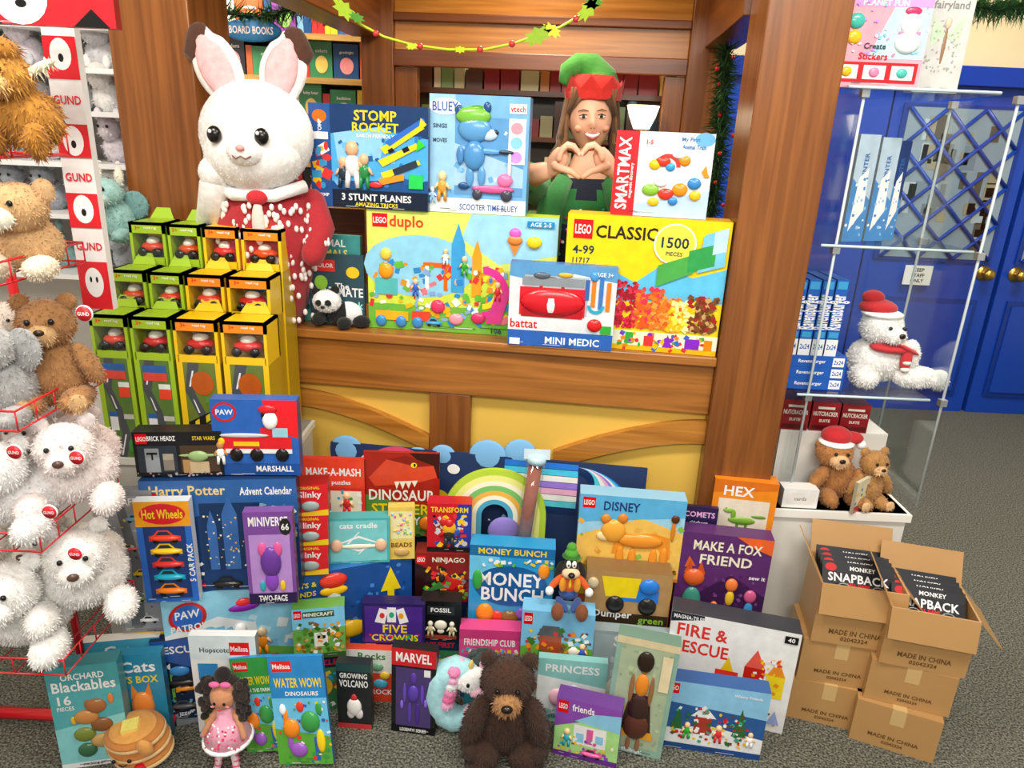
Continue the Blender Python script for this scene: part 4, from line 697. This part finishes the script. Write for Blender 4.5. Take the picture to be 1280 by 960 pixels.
box('building_brick_box',722,852,622,722,'9ad0ee','p f7c05a 0 0 100 0 100 60 60 76 0 50;p 5ab0e0 0 100 100 100 100 80 0 66;c 0 8 100 60 50 5 9 f0b04a,f7c86a,d8963a,8ab84a;r 3 84 12 13 d01;t 9 90.5 6 fff 10 0 LEGO;t 40 88 11 1d3a78 34 0 DISNEY;p e8922a 34 30 44 30 46 40 78 40 84 26 90 28 88 54 74 58 44 56 36 48;s 34 58 12 14 f0a83a;s 26 51 8 6 f6d9a0;s 26 72 5 6 d8822a;s 42 74 5 6 d8822a;s 60 48 22 9 e8922a;s 42 26 4 14 e8922a;s 54 26 4 13 e8922a;s 74 26 4 14 e8922a;s 84 30 4 12 e8922a;s 90 64 2 14 d8822a;s 91 78 4 5 5a2a10;s 30 60 2.2 3 111;s 39 61 2.2 3 111;s 22 53 2.5 2 5a2a10;c 0 0 100 14 30 5 2 7a5a2a,5a8a2a,e8c060;t 84 12 5 7a2a10 28 0 LION KING;r 0 0 100 4 d8822a',D=1.875,dep=.06,yaw=-4)
box('art_kit_box',736,842,792,900,'9aaab0','r 3 4 94 92 a8b8bc;t 50 88 14 f4f4f4 74 0 STMT;c 10 8 80 66 40 9 3 c8d4d8,8a9aa0,e8e0d0;p e8e0d0 10 10 40 60 60 50 30 4',z=0,D=1.73,dep=.04,yaw=-4)
fx=box('stuffed_fox_kit_box',846,956,670,786,'5a2a6a','p 3a1a4a 0 0 100 0 100 40 60 60 0 20;c 30 4 68 60 30 4 3 6a3a7c,4a2258,7a4a8c;p e8622a 60 100 100 100 100 84 80 90;t 52 88 10 f7e8d0 74 0 MAKE A FOX;t 52 74 10 f7e8d0 70 0 FRIEND;p d8602a 12 76 20 66 8 64;s 20 54 12 9 d8602a;p c8501a 8 58 14 72 18 60;p c8501a 32 58 26 72 22 60;s 20 50 7 5 f4e8d8;s 16 56 1.6 2 111;s 24 56 1.6 2 111;s 20 28 11 16 3a8a7a;s 10 12 5 8 7a3a1a;s 28 12 5 8 7a3a1a;s 62 50 7 7 e87a3a;s 62 36 5 8 e8c030;s 84 40 7 7 c85a8a;s 84 26 5 8 3a8ac8;s 46 24 5 7 e87a3a;s 46 12 4 6 3a8ac8;s 62 18 5 6 d8602a;t 88 60 4 fff 20 0 sew it',D=1.85,dep=.06,yaw=-7)
box('toy_dinosaur_box',890,966,602,682,'f08a1c','r 10 12 80 60 e8dcc8;p d8701a 0 80 100 90 100 100 0 100;t 40 84 15 fff 56 0 HEX;s 50 40 22 6 7aa83a;s 28 54 9 4 8ab84a;s 36 48 4 8 7aa83a;s 76 48 12 2.5 6a983a;s 44 26 2.5 12 5a882a;s 58 26 2.5 12 5a882a;s 24 56 2 2 222;r 0 0 100 10 2a4a9a;t 50 5 6 fff 70 0 BOTS',D=1.95,dep=.06,yaw=-8)
box('activity_book',850,894,634,690,'2a1c4a','t 50 84 12 f0b0e0 84 0 COMETS;t 50 66 8 fff 80 0 stickers;e 50 36 34 22 4a3a9a;c 6 8 88 60 24 10 4 f7c51d,e05a9a,4ac,fff',D=1.93,dep=.015,yaw=-6)
mg=box('magnetic_tiles_box',836,984,778,900,'f0efec','r 0 0 100 100 f2f2f0;p 2a2c34 0 90 26 96 26 100 0 100;t 14 96 4 fff 24 0 MAGNA-TILES;t 26 84 12 e0342a 40 0 FIRE &;t 26 68 12 e0342a 44 0 RESCUE;p e8342a 40 30 58 30 58 52 40 52;p f7c51d 44 52 54 52 49 66;p c8201a 62 34 78 34 78 60 62 60;p e85a4a 62 60 78 60 70 78;p f7d51d 80 34 94 34 94 56 80 56;p f09020 80 56 94 56 87 72;p 3a8ad0 46 14 60 14 60 28 46 28;p 222 30 30 38 30 34 44;k 30 14 22 d8202a;k 72 12 22 d8202a;c 64 36 28 36 30 3 3 fff,e8342a,f7d51d,f09020;c 4 6 88 14 20 3 4 3ac,f09020,555;r 88 90 10 7 111;t 93 93.5 4 fff 9 0 40;p 9ad 86 8 96 8 91 22',z=0,dep=.07,yaw=-14,side='d8d8d4',top='3a3c44')
box('winter_village_box',826,954,858,940,'2a5a9a','p 8ac4e8 0 100 100 100 100 60 0 70;p eef4f8 0 0 100 0 100 30 50 40 0 28;r 3 82 13 15 d01;t 9.5 90 7 fff 11 0 LEGO;p 2a6a3a 12 30 24 30 18 66;p 2a6a3a 70 30 84 30 77 72;r 34 26 16 26 a8382a;p e8eef2 30 52 54 52 42 70;c 14 14 70 50 80 4 4 2a6a3a,c22,fff,f7c51d,6a4a2a,3a8;f 58 18 26 d33 fc9;f 28 18 24 3a3 fc9;f 88 18 22 fff fc9;r 0 0 100 9 1d4a8a;t 80 90 5 fff 26 0 Wintry Friends',z=0,dep=.05,yaw=-8)
box('fashion_doll_box',760,834,802,942,'8ab0a0','r 8 6 84 88 a8b898;c 10 8 80 84 50 7 9 98aa88,b8c8a0,c8a868,8a9a7a;p d8c8a0 0 94 100 94 100 100 0 100;s 50 82 14 9 2a1c14;s 50 78 8 6.5 9a6a44;s 50 75 4 1 7a2a20;s 46 79 1.2 1 111;s 54 79 1.2 1 111;s 50 62 11 10 e88a2a;s 34 58 4 13 9a6a44;s 66 58 4 13 9a6a44;p 3a2420 34 54 66 54 76 20 24 20;s 50 42 17 13 3a2420;s 50 26 22 12 5a3024;p e8a02a 22 22 78 22 80 15 20 15;s 42 9 4 6 9a6a44;s 58 9 4 6 9a6a44;r 76 60 16 30 e8d8b0;t 50 3 4 fff 70 0 Madrigal',z=0,dep=.045,yaw=-12,roll=2,side='6a8a7a')
box('friends_building_box',694,773,880,950,'8a4ab0','r 3 76 16 21 d01;t 11 87 9 fff 13 0 LEGO;t 42 88 12 fff 34 0 friends;p a8dc8a 0 0 100 0 100 60 40 66 0 50;p 8ac8e8 30 66 100 60 100 90 60 84;r 30 26 50 34 f4f0f8;r 34 30 12 16 8ac8e8;r 50 30 10 26 e05a9a;r 64 34 12 14 8ac8e8;c 6 8 88 30 30 6 4 e05a9a,8a4ab0,f7c51d,3ab,fff;f 20 20 30 3ab fc9;k 60 10 34 e05a9a;r 0 0 100 9 6a2a90',z=0,dep=.05,yaw=-14,side='6a3a90')
plush('brown_bear_plush',630,944,142,"0 .02 .34 .22 .18 .27 3c2417;0 -.02 .76 .2 .18 .18 42281a;0 -.18 .7 .1 .11 .085 a87a4c;0 -.29 .73 .045 .03 .03 !1a1210;-.16 .02 .92 .06 .04 .065 3c2417;.16 .02 .92 .06 .04 .065 3c2417;-.24 -.06 .4 .085 .1 .24 3c2417 0 16 0;.24 -.06 .4 .085 .1 .24 3c2417 0 -16 0;-.25 -.12 .17 .08 .09 .08 332014;.25 -.12 .17 .08 .09 .08 332014;-.16 -.08 .13 .12 .16 .14 3c2417;.16 -.08 .13 .12 .16 .14 3c2417;-.18 -.2 .06 .11 .13 .065 332014;.18 -.2 .06 .11 .13 .065 332014;-.075 -.205 .81 .02 .018 .02 !050505;.075 -.205 .81 .02 .018 .02 !050505",z=0,fur=.010,dens=70000)
q=MB(); P=G(572,916,0)
lb=mat('a8dce8','fur')
pts=[(.058*cos(a)*1.05,0,.12+.088*sin(a)) for a in [radians(g_) for g_ in range(70,340,27)]]
q.tube(pts,[.03,.036,.038,.038,.038,.038,.038,.037,.034,.03],lb,16,True)
q.ell((.035,-.01,.185),(.05,.04,.038),mat('f6f4f4','fur'),fur=True); q.ell((.056,-.035,.165),(.026,.022,.02),mat('f8b8cc','fur'),fur=True)
for e in(-1,1): q.ell((.045+e*.018,-.048,.192),(.005,.004,.007),mat('111','plastic'))
q.tube([(.03,-.01,.215),(.034,-.018,.25)],[.010,.003],mat('f0c860','plastic'),10)
q.ell((.005,.0,.222),(.012,.01,.02),mat('f8b8cc','fur')); q.ell((.065,.0,.22),(.012,.01,.02),mat('f8b8cc','fur'))
for k in range(6): q.ell((-.012-.004*k,-.02,.215-k*.022),(.02,.022,.018),mat(['f48ab8','f8b0d0','f4f4f4','f48ab8','e86aa0','f8b0d0'][k],'fur'),fur=True)
q.ell((.05,-.03,.085),(.034,.03,.027),mat('f8c4d4','fur'),fur=True); q.ell((.05,-.02,.035),(.036,.036,.026),mat('f4f0f4','fur'),fur=True); q.ell((.06,-.05,.035),(.016,.012,.016),mat('f48ab8','fur'))
q.fur(60000,.003); q.build('unicorn_neck_pillow_plush',Matrix.Translation(P+Vector((0,.02,-.001))))
plush('dark_plush_toy',603,850,46,"0 0 .45 .45 .35 .45 2a3a38;0 -.25 .75 .28 .22 .24 3a4a48;-.2 -.2 .95 .08 .06 .08 3a4a48;.2 -.2 .95 .08 .06 .08 3a4a48;-.1 -.45 .8 .04 .03 .04 !111;.1 -.45 .8 .04 .03 .04 !111",D=1.67,fur=.006)
q=MB(); P=S(603,850,1.67); q.span(-.05,.05,0,.05,0,P.z,mat('2a8a9a')); q.build('boxed_toy',Matrix.Translation((P.x,1.655,0)))
box('action_figure_box',488,544,812,916,'16181c','r 0 80 100 20 c8202a;t 50 90 11 fff 80 0 MARVEL;r 10 8 80 70 4a3a70;s 50 66 8 7 5a3aa0;p 4a3090 34 58 66 58 60 38 40 38;s 50 48 13 10 5a40a8;s 30 48 4 12 6a4ac0;s 70 48 4 12 6a4ac0;s 42 24 5 13 5a40a8;s 60 24 5 13 4a3090;s 24 34 4 5 8a6ae0;s 78 38 4 5 8a6ae0;s 46 67 2 1 e8e0ff;s 54 67 2 1 e8e0ff;r 0 0 100 8 0a0a0c;t 50 4 4 fff 60 0 LEGENDS SERIES;r 74 70 14 8 e8e8e8',z=0,dep=.035,yaw=-6,lean=3)
box('rock_painting_box',426,492,812,905,'d8442c','r 0 56 100 44 f2f0e8;t 60 88 13 3a8a3a 70 0 Rocks;s 70 68 12 8 7a8;s 84 52 10 7 e8c030;s 76 36 14 9 4aa8c8;t 78 20 10 fff 40 0 ROCK',z=0,D=1.705,dep=.025,yaw=0)
box('volcano_kit_box',421,464,830,910,'24282a','r 0 88 100 12 2a4a4a;t 50 82 8 fff 80 0 GROWING;t 50 70 11 fff 84 0 VOLCANO;s 50 34 22 14 f4f0ec;p c83a3a 40 46 60 46 54 36 46 36;s 50 46 10 8 c83a3a;s 40 24 12 8 e8e0e0;s 64 24 12 8 e8dce0;r 0 0 100 8 c83a3a',z=0,dep=.03,yaw=-2)
WW='r 0 62 100 38 2a86c8;r 6 86 36 10 d22;t 24 91 4.5 fff 32 0 Melissa;t 50 76 9 f7d51d 86 0 WATER WOW!;t 56 66 4 fff 60 0 DINOSAURS;r 0 0 100 62 6ac0e8;p 5aa83a 0 0 100 0 100 26 0 34;s 30 34 16 9 f08a20;s 22 44 5 9 f08a20;s 66 40 18 10 3a9a4a;s 84 52 6 6 3a9a4a;s 50 54 7 5 e33a2a;s 82 22 8 11 f7d51d;s 40 14 16 7 9a5ac0;s 26 20 5 7 9a5ac0;r 70 4 8 22 2a62b8;s 18 52 6 5 fff;c 0 0 100 60 44 6 3 fff,f7c51d,e33a2a,2a62b8,3a9a4a'
box('water_coloring_book',304,356,826,950,'2f8fd0',WW.replace('DINOSAURS','ON THE FARM').replace('2a86c8','3a9a4a',1),D=1.50,z=0,dep=.012,yaw=-4,lean=8,roll=-10)
box('water_coloring_book',344,414,824,952,'2f8fd0',WW,z=0,D=1.465,dep=.012,yaw=-4,lean=10,roll=-7)
box('hopscotch_game_box',244,324,795,940,'f2f2f0','r 0 78 100 22 d8e8f0;t 40 86 6 345 50 0 Hopscotch;r 60 82 30 12 d22;t 75 88 5 fff 26 0 Melissa;r 10 10 30 20 f7c51d;r 44 10 30 20 e33a2a;r 26 34 30 20 3a9a4a;r 10 58 30 16 2a86c8;r 60 56 30 18 9a5ac0;r 0 0 100 6 2a86c8',z=0,D=1.55,dep=.025,yaw=3)
box('construction_toy_box',196,256,800,898,'16284a','p 2a5aa8 0 100 100 100 100 60 0 80;t 50 88 9 fff 80 0 RESCUE;k 50 44 64 222;c 8 8 84 30 26 8 4 7ac,2a86c8,333,c8ccd0;k 50 14 50 555;s 50 62 20 6 3a8ad0;t 50 6 6 fff 60 0 JEEP',D=1.585,dep=.03,yaw=12)
box('cat_card_game_box',112,200,800,880,'e8e4dc','r 0 70 100 30 4aa8c8;t 50 84 16 fff 80 0 Cats;s 30 40 14 14 e89a4a;s 66 40 16 14 8a8a90;p e89a4a 20 48 24 62 30 52;p e89a4a 40 48 36 62 30 52;p 8a8a90 54 48 58 62 64 52;p 8a8a90 78 48 74 62 68 52;c 4 4 92 30 30 6 4 e89a4a,4aa8c8,c33,345',D=1.57,dep=.03,yaw=12)
box('cat_puzzle_box',148,204,818,905,'2a8ab0','t 50 86 12 fff 80 0 Cats;t 50 72 8 f7d51d 76 0 VS BOX;s 50 42 24 16 e8883a;p e8883a 28 50 32 68 44 56;p e8883a 72 50 68 68 56 56;s 42 46 4 5 fff;s 58 46 4 5 fff;s 42 46 2 3 111;s 58 46 2 3 111;s 50 37 3 2 f9a;s 50 16 26 10 333;c 4 4 92 20 14 8 4 d33,fff,333',D=1.525,z=0,dep=.03,yaw=10)
box('stacking_game_box',72,150,832,955,'58b0b8','r 0 78 100 22 4aa0a8;t 50 90 6 fff 60 0 ORCHARD;t 50 81 10 fff 88 0 Blackables;t 20 68 9 fff 24 0 16;t 20 60 4 fff 24 0 PIECES;p 8ad4d8 0 0 100 0 100 50 0 40;s 62 60 15 7 a8683a;s 50 62 4 5 a8683a;s 46 50 18 7 c8884a;s 66 41 16 7 8a5a32;s 40 33 16 7 7a8a3a;s 64 25 18 7 c8a060;s 40 17 14 7 3a6a4a;s 76 13 12 6 e8a04a;s 28 48 4 4 e8c030;s 84 66 4 5 e8883a;r 0 0 100 5 fff;t 50 2.5 3.5 345 60 0 stacking game',z=0,dep=.045,yaw=14,side='3a8890')
# pancake plush
q=MB(); P=G(184,948,0)
for i,(z,r) in enumerate(((.022,.078),(.058,.08),(.094,.078))):
    q.ell((0,0,z),(r,r*.8,.022),mat('e8c48a','cloth'),nu=30,nv=12); q.ell((0,0,z+.008),(r*.97,r*.78,.018),mat('c8803a','cloth'),nu=30,nv=12)
q.ell((.0,-.0,.115),(.06,.05,.008),mat('e0a050','cloth'),nu=24); q.box((.0,-.005,.125),(.04,.035,.016),mat('f7e070','cloth'),Matrix.Rotation(.3,3,'Z'))
for e in(-1,1): q.ell((e*.02-.01,-.068,.075),(.006,.004,.006),mat('111','plastic'),nu=8,nv=6)
q.tube([(-.02,-.069,.063),(-.01,-.071,.058),(0,-.069,.063)],.0015,mat('111','matte'),6)
q.ell((.05,-.05,.1),(.02,.012,.03),mat('e0a050','cloth'))
q.build('pancake_plush',Matrix.Translation(P+Vector((0,.0,.012)))@Euler((radians(10),radians(-6),0)).to_matrix().to_4x4())
# doll
q=MB(); P=G(288,956,0); s=.31
def X(a,b,c): return (a*s,b*s,c*s)
q.ell(X(0,0,.72),X(.11,.10,.115),mat('c88a64','cloth'),nu=20,nv=14)
for i in range(90):
    a=random.uniform(0,2*pi); b=random.uniform(-.2,1.3); r=.13; p=(r*cos(a)*cos(b)*.98,.03+r*.8*abs(sin(a))*cos(b)*.7,.75+r*sin(b)); q.ell(X(*p),X(.03,.03,.03),mat(random.choice(['1a1210','2a1c16']),'fur'),nu=8,nv=6)
for i in range(80):
    e=random.choice((-1,1)); q.ell(X(e*random.uniform(.11,.19),random.uniform(-.03,.06),random.uniform(.48,.86)),X(.03,.03,.035),mat(random.choice(['1f1512','2a1c16']),'fur'),nu=8,nv=6)
q.ell(X(0,.02,.91),X(.07,.06,.07),mat('1a1210','fur'))
for e in(-1,1):
    q.ell(X(e*.045,-.05,.87),X(.045,.02,.028),mat('e86aa0','cloth')); q.ell(X(e*.04,-.098,.72),X(.012,.008,.016),mat('111','plastic')); q.ell(X(e*.06,-.09,.685),X(.018,.008,.011),mat('e88a8a','cloth'))
    q.tube([X(e*.07,0,.56),X(e*.13,-.04,.46),X(e*.17,-.08,.38)],[s*.03,s*.026,s*.024],mat('c88a64','cloth'),10,True)
    q.tube([X(e*.05,-.02,.3),X(e*.06,-.06,.16),X(e*.08,-.08,.03)],[s*.032,s*.028,s*.025],mat('f0d8dc','cloth'),10,True)
    for k in range(5): t=.15+k*.17; q.tube([X(e*(.05+.03*t),-.02-.06*t,.3-.27*t),X(e*(.051+.03*t),-.022-.06*t,.287-.27*t)],s*.034,mat('e86a90','cloth'),10)
    q.ell(X(e*.085,-.11,.03),X(.035,.055,.028),mat('e8e0e4','cloth'))
q.tube([X(-.02,-.1,.665),X(0,-.104,.656),X(.02,-.1,.665)],s*.004,mat('c22','matte'),6)
q.tube([X(0,0,.62),X(0,0,.5),X(0,0,.48),X(0,0,.29)],[s*.06,s*.075,s*.1,s*.2],mat('f0a8c0','cloth'),22)
for i in range(60):
    a=random.uniform(pi,2*pi); t=random.random(); r=.1+.1*t; q.ell(X(r*cos(a),r*sin(a),.48-.19*t),X(.011,.008,.011),mat(random.choice(['fff','d83a6a','e86a90']),'cloth'),nu=6,nv=5)
q.tube([X(-.19*cos(a/20*2*pi),-.19*sin(a/20*2*pi),.29) for a in range(21)],s*.02,mat('fff','cloth'),6)
q.build('fabric_doll',Matrix.Translation(P+Vector((0,.005,0))))
# ---------- right side display ----------
q=MB(); pt=.56; A=S(962,640,1.97); xA=A.x; q.span(xA,xA+.42,1.97,2.5,0,pt,mat('e6e4dc','wall')); q.span(xA-.01,xA+.43,1.96,2.5,pt-.025,pt,mat('f4f2ea','wall')); q.build('display_pedestal')
gs=MB(); gl=glass(); Dr0,Dr1=2.0,2.35
def X_(px,py,D): return S(px,py,D).x
sh=[(1040,1238,112),(1008,1205,306),(980,1152,488)]
gz=[]
for l,r,y in sh:
    z=S((l+r)/2,y,2.05).z; gz.append(z); gs.span(X_(l,y,2.05)+.02,X_(r,y,2.05),Dr0,Dr1,z-.008,z,gl); gs.tube([(X_(l,y,2.05)+.02,Dr0-.001,z-.003),(X_(r,y,2.05),Dr0-.001,z-.003)],.004,mat('c8e0e4','plastic'),6)
xL=X_(1000,400,2.1)+.03; xR=xL+.40
for x in(xL,xR): gs.span(x-.003,x+.003,Dr0+.02,Dr1-.02,pt,gz[0]-.008,gl)
gs.span(xL,xR,Dr1-.02,Dr1-.014,pt,gz[0]-.008,gl)
for x in(xL,xR):
    for y in(Dr0+.02,Dr1-.02): gs.tube([(x,y,pt),(x,y,gz[0]-.008)],.004,mat('c8d4d8','plastic'),6)
    for z in gz:
        for y in(Dr0+.02,Dr1-.03): gs.box((x,y,z-.016),(.02,.02,.02),mat('d8dcdc','metal'))
gs.build('acrylic_shelf_unit')
box('sticker_book',1044,1158,-18,106,'f2a8b8','r 0 80 100 20 d8a0d8;p bfe0f4 40 30 100 30 100 80 60 80;t 50 92 7 fff 80 0 ENCHANTING;t 50 84 6 fff 70 0 PLANET FUN;s 22 66 9 8 4ac0b0;s 22 50 8 7 f7c51d;s 80 64 11 11 f4f4f4;s 80 46 14 11 e8f4f4;s 76 66 2 2 111;s 84 66 2 2 111;s 80 77 9 4 e33a6a;r 68 54 24 3 f08ab0;t 46 32 7 d8202a 44 0 Stickers;t 46 42 6 345 34 0 Create;r 4 6 92 20 d8202a;r 8 9 24 14 fff;r 38 9 24 14 fff;r 68 9 24 14 fff;s 20 16 6 5 f7c51d;s 50 16 6 5 f08ab0;s 80 16 6 5 4ac0b0;c 0 30 100 60 40 3 4 fff,8cf,c9f,f08ab0',z=gz[0]+.001,D=2.08,dep=.03,yaw=-3,sup=False)
box('fairy_coloring_book',1154,1210,-14,108,'d2d2ce','t 50 84 10 8a8a88 80 0 fairyland;s 50 46 4 18 9a7a5a;p c8dcc0 50 56 86 76 80 44;p c8dcc0 50 56 16 76 20 44;s 50 68 7 6 e8c8b0;c 14 20 70 50 60 4 4 9ab89a,c8a0a0,aab;r 0 0 100 4 fff',z=gz[0]+.001,D=2.12,dep=.05,yaw=-3,sup=False,side='f4f4f4')
for i,(l,r) in enumerate(((1062,1092),(1090,1118),(1112,1130))):
    box('picture_book',l,r,168+4*i,302,'b4cbdc' if i<2 else '1d3a78','t 50 70 5 2a62a8 70 90 WINTER;p 4a8ac8 0 0 100 0 100 40 0 60;p fff 20 10 80 30 70 70 30 60;c 4 4 90 60 20 12 3 fff,4a8ac8,9ac4e4',z=gz[1]+.001,D=2.08+.04*i,dep=.02,yaw=20,sup=False)
z3=gz[2]+.001
for k in range(3):
    r_=box('jigsaw_puzzle_box',984,1056,452,476,'1d5ab8','t 40 50 40 fff 60 0 Ravensburger;r 76 10 20 80 fff;t 86 50 40 1d5ab8 16 0 2x24',z=z3,D=2.04,dep=.16,sup=False,Hh=.034); z3=r_['top']+.0005
for k in range(4):
    box('jigsaw_puzzle_box',988+17*k,1003+17*k,350,440,'1d5ab8','r 0 0 100 22 e8eef4;t 50 12 7 1d5ab8 80 0 2x24;t 50 58 26 fff 46 90 Ravensburger;r 10 88 80 10 3a9ad0;r 10 24 80 8 3a9ad0',z=z3,D=2.045,dep=.15,sup=False)
plush('polar_bear_plush',1094,480,112,"0 .05 .26 .34 .25 .25 f2eee8;-.08 -.02 .64 .22 .2 .2 f4f0ea;-.01 -.2 .58 .12 .1 .09 f6f2ec;.02 -.3 .6 .035 .02 .03 !211;-.24 .0 .78 .06 .04 .06 f2eee8;-.14 .02 .84 .2 .18 .09 ~b82028;-.2 .05 .94 .12 .1 .08 ~b82028;-.1 -.02 .78 .22 .2 .05 ~f6f2ee;.03 -.12 .43 .24 .15 .06 ~c83038;.1 -.16 .5 .2 .1 .04 ~f0e4e0 0 25 0;.12 -.18 .46 .2 .1 .03 ~c83038 0 25 0;.16 -.22 .32 .06 .05 .14 ~c83038;.16 -.24 .3 .05 .04 .03 ~f0e4e0;.16 -.24 .22 .05 .04 .03 ~f0e4e0;-.08 -.22 .66 .022 .02 .022 !111;.07 -.21 .66 .022 .02 .022 !111;.35 -.15 .12 .26 .12 .12 f2eee8;-.25 -.2 .12 .14 .2 .12 f2eee8;.56 -.22 .12 .1 .1 .11 f6f2ee;.25 -.1 .34 .1 .12 .18 f2eee8",D=2.15,z=gz[2]+.001,fur=.006,dens=50000)
for i in range(3): box('nutcracker_box',976+37*i,1010+37*i,500+3*i,552+2*i,'8a1820','r 0 84 100 16 a02028;p e8e0d0 20 84 80 84 80 76 20 76;t 50 60 15 f4e8d8 88 0 NUTCRACKER;t 50 36 10 f4e8d8 70 0 SUITE;r 6 6 88 14 5a1016',D=2.12,dep=.1,sup=False,yaw=-4,side='5a1016',z=.76)
slab('display_riser',X_(972,560,2.12),X_(972,560,2.12)+.34,2.12,2.26,pt+.001,.759,mat('ece8e0','wall'))
q,P,s_=plush('santa_teddy_plush',1040,620,92,"0 0 .3 .22 .2 .28 a8703a;-.1 -.03 .66 .22 .2 .2 b87c44;-.1 -.2 .6 .12 .09 .09 e0b484;-.1 -.29 .63 .04 .02 .03 !211;-.1 0 .86 .19 .17 .12 ~c02028;.1 0 .84 .14 .1 .08 ~c02028;.22 -.02 .76 .06 .06 .06 ~fff;-.1 -.02 .78 .22 .2 .05 ~fff;-.17 -.23 .7 .022 .02 .022 !111;-.02 -.23 .7 .022 .02 .022 !111;-.28 -.12 .32 .08 .1 .18 a8703a 0 30 0;.2 -.14 .3 .08 .1 .18 a8703a;-.15 -.2 .1 .1 .2 .1 a8703a;.18 -.2 .1 .1 .2 .1 a8703a;-.28 0 .74 .06 .04 .06 a8703a",D=2.06,z=pt+.001,fur=.006,dens=46000)
plush('teddy_bear_plush',1080,626,72,teddy('b08048','dcb484'),D=2.03,z=pt+.001,fur=.006,dens=46000,yaw=10)
box('gift_box',1060,1108,596,640,'e8e0c0','t 50 70 20 c83038 70 0 gift;r 0 0 100 22 c83038;c 0 20 100 60 20 7 3 3a8ac8,f7c51d,3a9a4a',D=2.0,z=pt+.001,dep=.01,yaw=40,sup=False)
box('greeting_card_pack',978,1022,612,640,'f4f2ee','r 10 20 80 60 e8e4e0;t 50 50 20 888 60 0 cards',D=1.975,z=pt+.001,dep=.05,sup=False)
# ---------- cartons ----------
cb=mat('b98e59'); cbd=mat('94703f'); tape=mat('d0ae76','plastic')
def carton(x,y,z,w,d,h,yaw,open_=False):
    q=MB()
    if not open_:
        q.span(-w/2,w/2,0,d,0,h,cb); q.span(-.018,.018,-.0006,d,h*.62,h+.0006,tape)
    else:
        t=.004
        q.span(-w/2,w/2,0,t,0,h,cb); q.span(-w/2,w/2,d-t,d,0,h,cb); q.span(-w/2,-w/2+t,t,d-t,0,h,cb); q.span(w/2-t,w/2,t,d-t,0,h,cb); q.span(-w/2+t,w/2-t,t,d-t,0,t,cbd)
        fl=.085
        def flap(a,b,dv): 
            a=Vector(a);b=Vector(b);dv=Vector(dv); n=(b-a).cross(dv).normalized()*.0015
            q.add([a+n,b+n,b+dv+n,a+dv+n,a-n,b-n,b+dv-n,a+dv-n],[(0,1,2,3),(7,6,5,4),(0,4,5,1),(1,5,6,2),(2,6,7,3),(3,7,4,0)],cb)
        flap((-w/2,0,h),(-w/2,d,h),(-fl*.5,0,fl*.95)); flap((w/2,0,h),(w/2,d,h),(fl*.75,0,-fl*.8)); flap((-w/2,d,h),(w/2,d,h),(0,fl*.5,fl)); flap((-w/2,0,h),(w/2,0,h),(0,-.02,-fl))
        for k in range(4):
            yy=.028+k*(d-.06)/4
            M=Matrix.Translation((0,yy,h-.07))@Matrix.Rotation(radians(-38),4,'X'); q.M=M
            q.box((0,0,.055),(w*.86,.004,.115),mat('17171b')); 
            q.M=M@Matrix.Translation((0,-.0025,0)); art(q,w*.86,.11,'r 0 74 100 26 2a2a30;e 12 86 8 10 c22;t 56 87 11 fff 60 0 MONKEY;t 50 62 22 fff 84 0 SNAPBACK;t 50 46 8 e33 70 0 BALL GAME')
            q.M=M
            if k==0:
                for e in(-1,1):
                    q.ell((e*w*.2,-.012,.028),(.03,.014,.026),mat('1a1a1e','plastic'))
                    for rr in(.022,.014): q.tube([(e*w*.2+rr*cos(a*pi/8),-.026,.028+rr*sin(a*pi/8)) for a in range(17)],.0016,mat('9a9ea4','plastic'),5)
            q.M=None
    q.M=Matrix.Translation((0,-.0005,0)); art(q,w,h,f't 50 {28 if not open_ else 22} {9} 6a4c2c 62 0 MADE IN CHINA;t 50 {15 if not open_ else 11} {7} 6a4c2c 44 0 02042324'); q.M=None
    o=q.build('shipping_carton',Matrix.Translation((x,y,z))@Matrix.Rotation(radians(yaw),4,'Z')); return o
A=G(1028,905,0); w=.215; hc=.14
carton(A.x,A.y,0,w,.17,hc,-14); carton(A.x+.012,A.y+.005,hc+.001,w,.17,hc,-10); 
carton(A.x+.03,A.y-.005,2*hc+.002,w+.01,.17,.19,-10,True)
B_=G(1112,938,0)
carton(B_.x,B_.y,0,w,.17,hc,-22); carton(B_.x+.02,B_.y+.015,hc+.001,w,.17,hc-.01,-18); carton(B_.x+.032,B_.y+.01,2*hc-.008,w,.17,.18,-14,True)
# ---------- lights ----------
def area(name,loc,sx,sy,p,rot=(0,0,0),col=(1,.95,.86)):
    l=bpy.data.lights.new(name,'AREA'); l.shape='RECTANGLE'; l.size=sx; l.size_y=sy; l.energy=p; l.color=col
    o=bpy.data.objects.new(name,l); o.location=loc; o.rotation_euler=rot; scene.collection.objects.link(o)
area('ceiling_or_fill_light',(-.9,.75,2.85),1.0,.3,36,(radians(18),0,0)); area('ceiling_or_fill_light',(1.0,.75,2.85),1.0,.3,36,(radians(18),0,0)); area('ceiling_or_fill_light',(0,-.9,2.5),1.8,.4,46,(radians(48),0,0))  # last one is an unseen front fill, added to brighten the pile
area('ceiling_or_fill_light',(2.4,3.2,2.85),.8,.8,45); area('ceiling_or_fill_light',(-1.3,2.95,2.85),1,.4,52); area('ceiling_or_fill_light',(.3,3.25,2.85),1.2,.2,24)  # last one is a fill added to brighten the shelves behind the kiosk
pl=bpy.data.lights.new('kiosk_lamp','AREA'); pl.energy=11; pl.color=(1,.85,.65); pl.size=.3; po=bpy.data.objects.new('kiosk_lamp',pl); po.location=K(.6,.5,2.33); scene.collection.objects.link(po)
w=bpy.data.worlds.new('world'); scene.world=w; w.use_nodes=True; bg=w.node_tree.nodes['Background']; bg.inputs[0].default_value=(1,.96,.90,1); bg.inputs[1].default_value=.52
